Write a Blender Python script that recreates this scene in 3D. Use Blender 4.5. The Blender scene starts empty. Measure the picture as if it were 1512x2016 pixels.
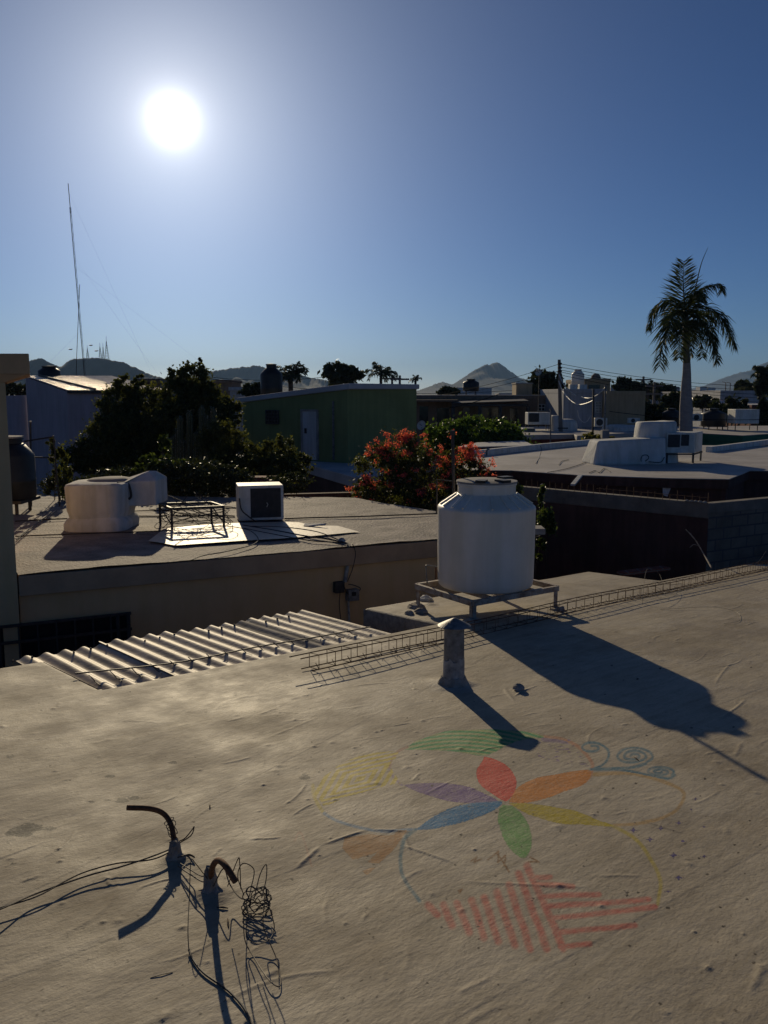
import bpy, math, random
import numpy as np
from mathutils import Vector, Matrix

# ------------------------------------------------------------------ camera, sky, sun, exposure
scene = bpy.context.scene
EZ = 5.4                                   # eye height above the street
F, CX, CY = 1690.0, 756.0, 1008.0          # photo focal length and centre in pixels
P = math.atan(233 / 1690); CP, SP = math.cos(P), math.sin(P)
cam = bpy.data.cameras.new('camera'); co = bpy.data.objects.new('camera', cam); scene.collection.objects.link(co)
co.location = (0, 0, EZ); co.rotation_euler = (math.pi / 2 - P, 0, 0)
cam.sensor_fit = 'VERTICAL'; cam.sensor_height = 24; cam.lens = 24 * 1690 / 2016
cam.clip_start = 0.05; cam.clip_end = 60000
scene.camera = co

def ray(px, py):
    a = (px - CX) / F; b = (py - CY) / F
    return np.array([a, CP - b * SP, -(SP + b * CP)])
SUN = ray(340, 236); SUN /= np.linalg.norm(SUN)
SEL = math.asin(SUN[2]); SAZ = math.atan2(SUN[0], SUN[1])

w = bpy.data.worlds.new('World'); scene.world = w; w.use_nodes = True
nt = w.node_tree; N = nt.nodes; L = nt.links; N.clear()
out = N.new('ShaderNodeOutputWorld'); bg = N.new('ShaderNodeBackground')
sky = N.new('ShaderNodeTexSky'); sky.sky_type = 'NISHITA'; sky.sun_disc = False
sky.sun_elevation = SEL; sky.sun_rotation = SAZ
sky.altitude = 0; sky.air_density = 0.7; sky.dust_density = 0.3; sky.ozone_density = 6.0
# circumsolar aureole: brightness by angle from the sun's direction
tc = N.new('ShaderNodeTexCoord'); dot = N.new('ShaderNodeVectorMath'); dot.operation = 'DOT_PRODUCT'
nrm = N.new('ShaderNodeVectorMath'); nrm.operation = 'NORMALIZE'
L.new(tc.outputs['Generated'], nrm.inputs[0]); L.new(nrm.outputs[0], dot.inputs[0]); dot.inputs[1].default_value = tuple(SUN)
def mth(op, a, b=None, c=None):
    n = N.new('ShaderNodeMath'); n.operation = op
    for i, v in enumerate((a, b, c)):
        if v is None: continue
        if isinstance(v, (int, float)): n.inputs[i].default_value = v
        else: L.new(v, n.inputs[i])
    return n.outputs[0]
d0 = mth('MAXIMUM', dot.outputs['Value'], 0.0)
ang = mth('ARCCOSINE', mth('MINIMUM', d0, 0.9999999))
def glow(width, amp, powr=1.0):
    return mth('MULTIPLY', mth('EXPONENT', mth('MULTIPLY', mth('POWER', mth('DIVIDE', ang, width), powr), -1.0)), amp)
g = mth('ADD', mth('ADD', glow(0.009, 9.0), glow(0.060, .66)), glow(0.145, 0.62))
gcol = N.new('ShaderNodeVectorMath'); gcol.operation = 'SCALE'; gcol.inputs[0].default_value = (1.0, 0.97, 0.9)
L.new(g, gcol.inputs['Scale'])
SKY_K = 0.0515
skc = N.new('ShaderNodeVectorMath'); skc.operation = 'MULTIPLY'; skc.inputs[1].default_value = (1.70, 1.93, 2.12)
# deepen the sky away from the sun a little: raise its radiance to a power
sp = N.new('ShaderNodeSeparateColor'); L.new(sky.outputs[0], sp.inputs[0]); cb = N.new('ShaderNodeCombineColor')
for i in range(3): L.new(mth('POWER', mth('MULTIPLY', sp.outputs[i], SKY_K * .66), 1.13), cb.inputs[i])
L.new(cb.outputs[0], skc.inputs[0])
add = N.new('ShaderNodeVectorMath'); add.operation = 'ADD'
L.new(skc.outputs[0], add.inputs[0]); L.new(gcol.outputs[0], add.inputs[1])
L.new(add.outputs[0], bg.inputs['Color']); bg.inputs['Strength'].default_value = 1.0
L.new(bg.outputs[0], out.inputs['Surface'])

sl = bpy.data.lights.new('sun', 'SUN'); sl.energy = 4.0; sl.angle = math.radians(0.5); sl.color = (1.0, 0.825, 0.55)
so = bpy.data.objects.new('sun', sl); scene.collection.objects.link(so)
so.rotation_euler = Vector(tuple(SUN)).to_track_quat('Z', 'Y').to_euler(); so.location = (0, 0, 60)
vs = scene.view_settings; vs.view_transform = 'Standard'; vs.look = 'None'; vs.exposure = -0.6; vs.gamma = 1.0
scene.cycles.max_bounces = 6; scene.cycles.transparent_max_bounces = 8; scene.cycles.volume_bounces = 0
scene.cycles.use_denoising = True

# ------------------------------------------------------------------ helpers
rnd = random.Random(7); rng = np.random.default_rng(7)
COL = scene.collection
ORG = {}

def W(px, py, Y):                      # pixel -> point at forward distance Y
    r = ray(px, py); t = Y / r[1]; return np.array([r[0] * t, Y, EZ + r[2] * t])
def FL(px, py, d):                     # pixel -> point on the level d below the eye
    r = ray(px, py); t = -d / r[2]; return np.array([r[0] * t, r[1] * t, EZ - d])
RH, RS = 1.88, 0.063                   # own roof: drop at the camera and fall per metre
def rz(y): return EZ - RH - RS * y
def RF(px, py, h=0.0):
    r = ray(px, py); t = -(RH - h) / (r[2] + RS * r[1]); return np.array([r[0] * t, r[1] * t, EZ + r[2] * t])
UA = np.array([.743, .669]); VA = np.array([-.669, .743])
def AB(a, b, h=0.0):                   # roof axes -> world
    x = UA[0] * a + VA[0] * b; y = UA[1] * a + VA[1] * b
    return np.array([x, y, rz(y) + h])

def org_of(parent):
    return ORG.get(parent.name, np.zeros(3)) if parent is not None else np.zeros(3)

def T(name, label, cat, loc, group=None, kind=None):
    o = bpy.data.objects.new(name, None); COL.objects.link(o); o.empty_display_size = .2
    o.location = tuple(loc); o['label'] = label; o['category'] = cat
    if group: o['group'] = group
    if kind: o['kind'] = kind
    ORG[o.name] = np.array(loc, float)
    return o
def tag(o, label, cat, group=None, kind=None):
    o['label'] = label; o['category'] = cat
    if group: o['group'] = group
    if kind: o['kind'] = kind
    return o

def mesh_np(name, v, f, m, parent=None, smooth=False, org=None):
    """v (n,3) world coords, f (m,k) ints or list of faces"""
    me = bpy.data.meshes.new(name)
    o_ = org_of(parent) if org is None else np.array(org, float)
    v = np.asarray(v, float) - o_
    if isinstance(f, np.ndarray):
        k = f.shape[1]
        me.vertices.add(len(v)); me.vertices.foreach_set('co', v.ravel().astype(np.float32))
        me.loops.add(f.size); me.loops.foreach_set('vertex_index', f.ravel().astype(np.int32))
        me.polygons.add(len(f)); me.polygons.foreach_set('loop_start', np.arange(0, f.size, k, dtype=np.int32))
        me.polygons.foreach_set('loop_total', np.full(len(f), k, dtype=np.int32))
        me.update(calc_edges=True)
    else:
        me.from_pydata([tuple(p) for p in v], [], f); me.update()
    if smooth: me.polygons.foreach_set('use_smooth', np.ones(len(me.polygons), dtype=bool))
    for mm in (m if isinstance(m, (list, tuple)) else [m]): me.materials.append(mm)
    o = bpy.data.objects.new(name, me); COL.objects.link(o)
    if parent is not None: o.parent = parent
    else: o.location = tuple(o_)
    ORG[o.name] = o_
    return o

class MB:
    def __init__(s): s.v = []; s.f = []
    def add(s, vs_, fs):
        n = len(s.v); s.v += [np.array(p, float) for p in vs_]; s.f += [[i + n for i in q] for q in fs]; return s
    def box(s, lo, hi, rot=0.0, c=None):
        lo = np.array(lo, float); hi = np.array(hi, float)
        vs_ = [(x, y, z) for z in (lo[2], hi[2]) for (x, y) in ((lo[0], lo[1]), (hi[0], lo[1]), (hi[0], hi[1]), (lo[0], hi[1]))]
        if rot:
            c0 = (lo + hi) / 2 if c is None else np.array(c, float)
            cr, sr = math.cos(rot), math.sin(rot)
            vs_ = [(c0[0] + (p[0] - c0[0]) * cr - (p[1] - c0[1]) * sr, c0[1] + (p[0] - c0[0]) * sr + (p[1] - c0[1]) * cr, p[2]) for p in vs_]
        return s.add(vs_, [[0, 3, 2, 1], [4, 5, 6, 7], [0, 1, 5, 4], [1, 2, 6, 5], [2, 3, 7, 6], [3, 0, 4, 7]])
    def prism(s, poly, z0, z1):            # poly of (x,y) ccw; z0,z1 floats or lists
        n = len(poly)
        z0 = [z0] * n if np.isscalar(z0) else z0; z1 = [z1] * n if np.isscalar(z1) else z1
        vs_ = [(p[0], p[1], z) for p, z in zip(poly, z0)] + [(p[0], p[1], z) for p, z in zip(poly, z1)]
        fs = [list(range(n))[::-1], list(range(n, 2 * n))] + [[i, (i + 1) % n, n + (i + 1) % n, n + i] for i in range(n)]
        return s.add(vs_, fs)
    def tube(s, pts, r, n=6, cap=True):
        pts = [np.array(p, float) for p in pts]; m = len(pts)
        rs = [r] * m if np.isscalar(r) else r
        rings = []; prev = None
        for i in range(m):
            t = pts[min(i + 1, m - 1)] - pts[max(i - 1, 0)]; L_ = np.linalg.norm(t); t = t / (L_ if L_ > 1e-9 else 1)
            if prev is None:
                u = np.cross(t, (0, 0, 1.0));
                if np.linalg.norm(u) < .1: u = np.cross(t, (1.0, 0, 0))
            else: u = prev - t * np.dot(prev, t)
            u /= max(np.linalg.norm(u), 1e-9); prev = u; v_ = np.cross(t, u)
            rings.append([pts[i] + rs[i] * (math.cos(2 * math.pi * k / n) * u + math.sin(2 * math.pi * k / n) * v_) for k in range(n)])
        fs = [[i * n + k, i * n + (k + 1) % n, (i + 1) * n + (k + 1) % n, (i + 1) * n + k] for i in range(m - 1) for k in range(n)]
        if cap: fs += [list(range(n))[::-1], [(m - 1) * n + k for k in range(n)]]
        return s.add([p for R_ in rings for p in R_], fs)
    def bar(s, a, b, wdt, hgt=None):       # rectangular bar
        a = np.array(a, float); b = np.array(b, float); hgt = hgt or wdt
        t = b - a; t = t / np.linalg.norm(t); u = np.cross(t, (0, 0, 1.0))
        if np.linalg.norm(u) < .1: u = np.cross(t, (0, 1.0, 0))
        u /= np.linalg.norm(u); v_ = np.cross(u, t)
        c = []
        for p in (a, b):
            for (i, j) in ((-1, -1), (1, -1), (1, 1), (-1, 1)): c.append(p + u * i * wdt / 2 + v_ * j * hgt / 2)
        return s.add(c, [[3, 2, 1, 0], [4, 5, 6, 7], [0, 1, 5, 4], [1, 2, 6, 5], [2, 3, 7, 6], [3, 0, 4, 7]])
    def lathe(s, prof, c, n=32, capb=True, capt=True):   # prof (r,z) up
        vs_ = [(c[0] + r * math.cos(2 * math.pi * k / n), c[1] + r * math.sin(2 * math.pi * k / n), c[2] + z) for r, z in prof for k in range(n)]
        m = len(prof)
        fs = [[i * n + k, i * n + (k + 1) % n, (i + 1) * n + (k + 1) % n, (i + 1) * n + k] for i in range(m - 1) for k in range(n)]
        if capb: fs.append(list(range(n))[::-1])
        if capt: fs.append([(m - 1) * n + k for k in range(n)])
        return s.add(vs_, fs)
    def build(s, name, m, parent=None, smooth=False, bevel=0, label=None, org=None):
        o = mesh_np(name, s.v, s.f, m, parent, smooth, org)
        if bevel:
            b = o.modifiers.new('bevel', 'BEVEL'); b.width = bevel; b.segments = 2; b.limit_method = 'ANGLE'; b.angle_limit = math.radians(40)
        if smooth:
            b = o.modifiers.new('norm', 'EDGE_SPLIT'); b.split_angle = math.radians(50)
        if label: o['label'] = label
        return o

def spline(pts, n=8):
    P_ = [np.array(p, float) for p in pts]; P_ = [2 * P_[0] - P_[1]] + P_ + [2 * P_[-1] - P_[-2]]
    o = []
    for i in range(1, len(P_) - 2):
        a, b, c, d = P_[i - 1:i + 3]
        for k in range(n):
            t = k / n
            o.append(.5 * ((2 * b) + (-a + c) * t + (2 * a - 5 * b + 4 * c - d) * t * t + (-a + 3 * b - 3 * c + d) * t ** 3))
    o.append(P_[-2]); return o

# ------------------------------------------------------------------ materials
def mat(name, col, rough=.8, var=.12, scale=3.0, bump=0.0, bscale=None, metal=0.0, spec=.5, col2=None, stretch=None, streak=0.0, brick=None):
    m = bpy.data.materials.new(name); m.use_nodes = True
    nt = m.node_tree; N = nt.nodes; L = nt.links; b = N['Principled BSDF']
    b.inputs['Roughness'].default_value = rough; b.inputs['Metallic'].default_value = metal
    b.inputs['Specular IOR Level'].default_value = spec
    tc = N.new('ShaderNodeTexCoord'); mp = N.new('ShaderNodeMapping'); L.new(tc.outputs['Object'], mp.inputs[0])
    if stretch: mp.inputs['Scale'].default_value = stretch
    n1 = N.new('ShaderNodeTexNoise'); n1.inputs['Scale'].default_value = scale; n1.inputs['Detail'].default_value = 8; n1.inputs['Roughness'].default_value = .65
    L.new(mp.outputs[0], n1.inputs['Vector'])
    rmp = N.new('ShaderNodeValToRGB'); L.new(n1.outputs[0], rmp.inputs[0])
    c = np.array(col); lo = c * (1 - var * 1.6) if col2 is None else np.array(col2); hi = np.minimum(c * (1 + var), 1)
    rmp.color_ramp.elements[0].position = .33; rmp.color_ramp.elements[0].color = (*lo, 1)
    rmp.color_ramp.elements[1].position = .62; rmp.color_ramp.elements[1].color = (*hi, 1)
    src = rmp.outputs[0]
    if streak:                       # rain-streak dirt, long in z
        mp2 = N.new('ShaderNodeMapping'); mp2.inputs['Scale'].default_value = (3, 3, .25); L.new(tc.outputs['Object'], mp2.inputs[0])
        n3 = N.new('ShaderNodeTexNoise'); n3.inputs['Scale'].default_value = 2.2; n3.inputs['Detail'].default_value = 6; L.new(mp2.outputs[0], n3.inputs['Vector'])
        r3 = N.new('ShaderNodeValToRGB'); r3.color_ramp.elements[0].position = .42; r3.color_ramp.elements[1].position = .62
        r3.color_ramp.elements[0].color = (1, 1, 1, 1); k = 1 - streak; r3.color_ramp.elements[1].color = (k, k, k * .95, 1)
        L.new(n3.outputs[0], r3.inputs[0]); mx = N.new('ShaderNodeMix'); mx.data_type = 'RGBA'; mx.blend_type = 'MULTIPLY'; mx.inputs[0].default_value = 1
        L.new(src, mx.inputs[6]); L.new(r3.outputs[0], mx.inputs[7]); src = mx.outputs[2]
    hsrc = None
    if brick:
        bw, bh, mort, mc, rotz = brick
        sx = N.new('ShaderNodeSeparateXYZ'); L.new(tc.outputs['Object'], sx.inputs[0])
        cx = N.new('ShaderNodeCombineXYZ')
        ma = N.new('ShaderNodeMath'); ma.operation = 'MULTIPLY'; ma.inputs[1].default_value = math.cos(rotz); L.new(sx.outputs[0], ma.inputs[0])
        mb = N.new('ShaderNodeMath'); mb.operation = 'MULTIPLY_ADD'; mb.inputs[1].default_value = math.sin(rotz); L.new(sx.outputs[1], mb.inputs[0]); L.new(ma.outputs[0], mb.inputs[2])
        L.new(mb.outputs[0], cx.inputs[0]); L.new(sx.outputs[2], cx.inputs[1])
        bt = N.new('ShaderNodeTexBrick'); bt.inputs['Scale'].default_value = 1; bt.inputs['Brick Width'].default_value = bw; bt.inputs['Row Height'].default_value = bh
        bt.inputs['Mortar Size'].default_value = mort; bt.inputs['Mortar'].default_value = (*mc, 1); L.new(cx.outputs[0], bt.inputs['Vector'])
        L.new(src, bt.inputs['Color1'])
        dk = N.new('ShaderNodeMix'); dk.data_type = 'RGBA'; dk.blend_type = 'MULTIPLY'; dk.inputs[0].default_value = 1; dk.inputs[7].default_value = (.8, .8, .8, 1)
        L.new(src, dk.inputs[6]); L.new(dk.outputs[2], bt.inputs['Color2']); src = bt.outputs['Color']; hsrc = bt.outputs['Fac']
    L.new(src, b.inputs['Base Color'])
    if bump:
        n2 = N.new('ShaderNodeTexNoise'); n2.inputs['Scale'].default_value = bscale or scale * 6; n2.inputs['Detail'].default_value = 6
        L.new(mp.outputs[0], n2.inputs['Vector'])
        bp = N.new('ShaderNodeBump'); bp.inputs['Strength'].default_value = 1; bp.inputs['Distance'].default_value = bump
        if hsrc is not None:
            sb = N.new('ShaderNodeMath'); sb.operation = 'SUBTRACT'; L.new(n2.outputs[0], sb.inputs[0]); L.new(hsrc, sb.inputs[1]); L.new(sb.outputs[0], bp.inputs['Height'])
        else: L.new(n2.outputs[0], bp.inputs['Height'])
        L.new(bp.outputs[0], b.inputs['Normal'])
    return m

def leafmat(name, col, trans=.35, var=.35, rough=.45):
    m = bpy.data.materials.new(name); m.use_nodes = True
    nt = m.node_tree; N = nt.nodes; L = nt.links; b = N['Principled BSDF']; o = N['Material Output']
    g_ = N.new('ShaderNodeNewGeometry'); r = N.new('ShaderNodeValToRGB'); L.new(g_.outputs['Random Per Island'], r.inputs[0])
    c = np.array(col)
    r.color_ramp.elements[0].color = (*(c * (1 - var)), 1); r.color_ramp.elements[1].color = (*np.minimum(c * (1 + var) * np.array([1.25, 1.05, .8]), 1), 1)
    L.new(r.outputs[0], b.inputs['Base Color']); b.inputs['Roughness'].default_value = rough; b.inputs['Specular IOR Level'].default_value = .35
    t = N.new('ShaderNodeBsdfTranslucent'); mxc = N.new('ShaderNodeMix'); mxc.data_type = 'RGBA'; mxc.blend_type = 'MULTIPLY'; mxc.inputs[0].default_value = 1
    mxc.inputs[7].default_value = (1.6, 1.5, .7, 1); L.new(r.outputs[0], mxc.inputs[6]); L.new(mxc.outputs[2], t.inputs['Color'])
    ms = N.new('ShaderNodeMixShader'); ms.inputs[0].default_value = trans
    L.new(b.outputs[0], ms.inputs[1]); L.new(t.outputs[0], ms.inputs[2]); L.new(ms.outputs[0], o.inputs['Surface'])
    return m

M = {}
M['tank_white'] = mat('tank_white', (.84, .785, .69), .5, .04, 2.5, .0015, 14, streak=.10)
M['white_plaster'] = mat('white_plaster', (.66, .66, .64), .85, .08, 2.2, .012, 9, streak=.16)
M['white_metal'] = mat('white_metal', (.66, .66, .62), .55, .1, 5, .001, streak=.15)
M['galv'] = mat('galvanised', (.24, .24, .235), .55, .2, 14, .002, metal=.3, col2=(.10, .10, .10))
M['galv_paint'] = mat('peeling_paint', (.50, .48, .44), .8, .15, 9, .004, col2=(.14, .145, .15))
M['steel_frame'] = mat('painted_angle_steel', (.42, .38, .32), .65, .15, 14, .001, col2=(.22, .13, .08))
M['rust'] = mat('rusty_steel', (.16, .075, .035), .8, .3, 30, .0008, metal=.2)
M['dark_metal'] = mat('dark_metal', (.045, .04, .038), .6, .3, 10)
M['black_plastic'] = mat('black_plastic', (.016, .016, .017), .5, .3, 4)
M['cable'] = mat('cable_black', (.025, .022, .02), .55, .2, 20)
M['line_wire'] = mat('line_wire', (.02, .02, .02), .95, .1, 5, spec=.05)
M['wire_brown'] = mat('wire_brown', (.11, .085, .06), .6, .3, 40)
M['concrete'] = mat('concrete', (.33, .31, .285), .9, .2, 2.2, .006, 14)
M['mortar'] = mat('mortar', (.36, .315, .26), .95, .25, 14, .01, 40)
M['dark_concrete'] = mat('weathered_concrete_roof', (.27, .225, .19), .8, .25, 2.3, .02, 22, col2=(.13, .112, .10))
M['yellow_wall'] = mat('ochre_wall', (.72, .48, .25), .9, .05, 1.2, .003, 20, streak=.04)
M['tan_beam'] = mat('tan_beam', (.50, .33, .20), .9, .1, 2, .004, 20)
M['orange_cap'] = mat('orange_cap', (.66, .40, .20), .9, .08, 2, .003, 20)
M['purple_wall'] = mat('lilac_wall', (.42, .37, .41), .9, .07, .6, .004, 10, streak=.12)
M['green_wall'] = mat('green_wall', (.22, .26, .105), .9, .08, .7, .003, 10, streak=.1)
M['green_shade'] = mat('green_wall_shade_side', (.13, .235, .10), .9, .08, .7, .003, 10, streak=.1)  # darker copy of the green wall, its shade put into the colour
M['brown_wall'] = mat('brown_wall', (.27, .19, .135), .9, .12, .5, .01, 5, streak=.2)
M['tan_wall'] = mat('tan_wall', (.42, .32, .20), .9, .08, .5, .01, 5, streak=.15)
M['blue_wall'] = mat('grey_blue_wall', (.38, .39, .42), .9, .1, .4, .01, 5, streak=.2)
M['white_wall'] = mat('white_wall', (.60, .60, .60), .9, .08, .4, .01, 5, streak=.15)
M['red_wall'] = mat('brick_red_wall', (.22, .06, .04), .9, .15, .8, .008, 10, streak=.2)
M['redbrown_wall'] = mat('red_brown_wall', (.10, .05, .04), .9, .2, .8, .008, 10, streak=.25)
M['green_trim'] = mat('green_fascia', (.03, .17, .09), .8, .1, 1, .004)
M['pale_roof'] = mat('pale_roof_coating', (.45, .42, .385), .72, .14, .8, .012, 8, col2=(.33, .30, .27))
M['blue_roof'] = mat('white_roof_coating', (.50, .50, .50), .8, .12, .7, .012, 6)
M['tin_roof'] = mat('tin_roof', (.42, .34, .24), .38, .3, 2.0, .012, 6, metal=.75, col2=(.22, .13, .08))
M['glass_dark'] = mat('dark_glass', (.02, .022, .025), .15, .2, 1)
M['grille'] = mat('ac_grille', (.035, .035, .038), .6, .2, 10)
M['bark'] = mat('bark', (.10, .075, .055), .95, .3, 6, .02, 12)
M['palm_bark'] = mat('palm_trunk', (.36, .32, .29), .9, .12, 3, .02, 10, stretch=(1, 1, 4))
M['pole_concrete'] = mat('pole_concrete', (.20, .175, .155), .9, .15, 2, .004)
M['ground'] = mat('street_ground', (.10, .085, .07), .95, .3, .15, .03, 2)
M['patio'] = mat('dark_patio', (.06, .05, .045), .95, .3, 1, .01)
M['hill'] = mat('hill_scrub', (.020, .022, .016), 1.0, .35, .01, 0, col2=(.034, .033, .024))
M['asbestos'] = mat('fibre_cement_sheet', (.70, .58, .43), .6, .12, 2.6, .003, 30, col2=(.42, .335, .24))
M['asbestos_dirty'] = mat('dirty_fibre_cement', (.30, .27, .24), .85, .2, 4, .004, 30, col2=(.17, .15, .13))
M['brick'] = mat('red_brick', (.24, .075, .045), .9, .2, 4, .006, 20, brick=(.24, .08, .012, (.2, .17, .15), 0))
M['block'] = mat('grey_block', (.19, .165, .135), .95, .18, 2, .012, 20, brick=(.41, .21, .015, (.095, .09, .09), .16))
M['block_plain'] = mat('rough_render', (.20, .175, .145), .95, .2, 2, .012, 18)
M['white_patch'] = mat('fresh_white_coating', (.66, .58, .44), .56, .06, 3, .004, 20)
M['leaf_dark'] = leafmat('leaf_dark', (.065, .085, .034), .42, .4, .55)
M['leaf_mid'] = leafmat('leaf_mid', (.050, .085, .028), .38)
M['leaf_bush'] = leafmat('leaf_bush', (.055, .11, .030), .45)
M['leaf_far'] = leafmat('leaf_far', (.035, .050, .024), .2)
M['leaf_yellow'] = leafmat('leaf_yellow', (.14, .16, .06), .4)
M['leaf_palm'] = leafmat('leaf_palm', (.040, .060, .026), .25, .3, .65)
M['flower'] = leafmat('flower', (.58, .17, .20), .5, .35, .8)
M['cactus'] = leafmat('cactus_skin', (.06, .08, .045), .12, .1, .6)

# ------------------------------------------------------------------ foreground roof
TOL = 1e-6
def in_poly(x, y, poly):
    x = np.asarray(x); r = np.zeros(x.shape, bool); n = len(poly)
    for i in range(n):
        x0, y0 = poly[i]; x1, y1 = poly[(i + 1) % n]
        c = ((y0 > y) != (y1 > y)) & (x < (x1 - x0) * (y - y0) / ((y1 - y0) if abs(y1 - y0) > 1e-9 else 1e-9) + x0)
        r ^= c
    return r
def seg_dist(x, y, pts):
    d = np.full(x.shape, 1e9)
    for (x0, y0), (x1, y1) in zip(pts[:-1], pts[1:]):
        dx, dy = x1 - x0, y1 - y0; L2 = dx * dx + dy * dy + 1e-12
        t = np.clip(((x - x0) * dx + (y - y0) * dy) / L2, 0, 1)
        d = np.minimum(d, np.hypot(x - x0 - t * dx, y - y0 - t * dy))
    return d
def vnoise(x, y, seed=0):
    xi = np.floor(x).astype(np.int64); yi = np.floor(y).astype(np.int64); fx = x - xi; fy = y - yi
    fx = fx * fx * (3 - 2 * fx); fy = fy * fy * (3 - 2 * fy)
    def h(a, b):
        n = (a * 374761393 + b * 668265263 + seed * 1442695041) & 0xffffffff
        n = ((n ^ (n >> 13)) * 1274126177) & 0xffffffff
        return ((n ^ (n >> 16)) & 0xffff) / 65535.0
    return (h(xi, yi) * (1 - fx) + h(xi + 1, yi) * fx) * (1 - fy) + (h(xi, yi + 1) * (1 - fx) + h(xi + 1, yi + 1) * fx) * fy
def to_px(x, y, z):
    zz = z - EZ; Z = y * CP - zz * SP; dn = -(y * SP + zz * CP)
    return CX + F * x / Z, CY + F * dn / Z
def Zq(x, y): return 580 + np.asarray(x) / 1.844, 1400 + np.asarray(y) / 1.844
def zp(pts): return [(580 + a / 1.844, 1400 + b / 1.844) for a, b in pts]
def sm(pts, n=6):
    return [tuple(p) for p in spline([(a, b) for a, b in pts], n)]

def steps(segs):
    v = [segs[0][0]]
    for a, b, s in segs:
        n = max(1, int(round((b - a) / s))); v += list(a + (b - a) * (np.arange(n) + 1) / n)
    return np.array(v)
B1, B2 = 6.28, 7.48
A_N0, A_N1, A_N2, A_N3 = 2.68, 6.41, 10.93, 13.72
ga = steps([(-6, 0.4, .2), (.4, 1.9, .008), (1.9, 4.9, .0058), (4.9, 7.6, .013), (7.6, A_N2, .03), (A_N2, A_N3, .03)])
gb = steps([(-7, 0.7, .2), (.7, 1.3, .01), (1.3, 4.3, .0058), (4.3, 5.0, .01), (5.0, B1 - .05, .016), (B1 - .05, B1, .0125)])
# roof outline in roof axes: one membrane, notched by two light wells
house = T('flat_roof_house', 'pale coated flat roof in the foreground with a big painted flower', 'house', (2.5, 4, 0))

def relief(x, y, a, b):
    h = .008 * (vnoise(x * .9, y * .9, 1) - .5) + .0045 * (vnoise(a * 1.6, b * 3.2, 2) - .5) + .0030 * (vnoise(a * 4, b * 7, 3) - .5)
    h += .0009 * (vnoise(a * 14, b * 24, 4) - .5)
    return h
R2 = random.Random(11)
wr = []
for _ in range(400):                        # small wrinkles, most of them along the sheets
    a0 = R2.uniform(.3, 13.5); b0 = R2.uniform(.7, 6.2); L_ = R2.uniform(.06, .38) * (1 if R2.random() < .85 else 1.8)
    th = R2.gauss(0, .28) + (.0 if R2.random() < .75 else R2.choice([1.2, -.9, .6])); k = R2.uniform(-1.6, 1.6)
    wr.append((a0, b0, th, L_, k, R2.uniform(.006, .013), R2.uniform(.0012, .0042)))
for (p0, p1, hh) in (((580, 1712), (634, 1663), .007), ((634, 1663), (726, 1633), .006), ((726, 1633), (812, 1637), .004), ((1000, 1740), (1180, 1745), .0022),
                     ((1165, 1722), (1275, 1722), .0025), ((780, 1660), (900, 1700), .005), ((905, 1735), (1060, 1742), .0022), ((1470, 1960), (1512, 1890), .005),
                     ((1415, 1420), (1475, 1375), .0045), ((1400, 1355), (1440, 1300), .0035), ((1390, 1380), (1470, 1410), .004), ((1010, 1370), (1045, 1352), .008), ((990, 1352), (1012, 1380), .007)):
    q0 = RF(*p0); q1 = RF(*p1); a0, b0 = q0[:2] @ UA, q0[:2] @ VA; a1, b1 = q1[:2] @ UA, q1[:2] @ VA
    wr.append((a0, b0, math.atan2(b1 - b0, a1 - a0), math.hypot(a1 - a0, b1 - b0), R2.uniform(-.3, .3), .011, hh))
seams = []
for (p0, p1) in (((883, 2015), (1505, 1672)), ((580, 1712), (1512, 1352)), ((0, 1790), (560, 1500))):
    q0 = RF(*p0); q1 = RF(*p1); seams.append(((q0[:2] @ UA, q0[:2] @ VA), (q1[:2] @ UA, q1[:2] @ VA)))
bumps = [(R2.uniform(.4, 12), R2.uniform(.8, 6.2), R2.uniform(.007, .022), R2.uniform(.002, .006)) for _ in range(420)]
mounds = []
for (px, py, r, h) in ((893, 1345, .19, .05), (345, 1690, .10, .02), (415, 1757, .11, .022), (1022, 1360, .06, .012), (845, 1190, .12, .02)):
    q = RF(px, py); mounds.append((q[:2] @ UA, q[:2] @ VA, r, h))

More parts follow.
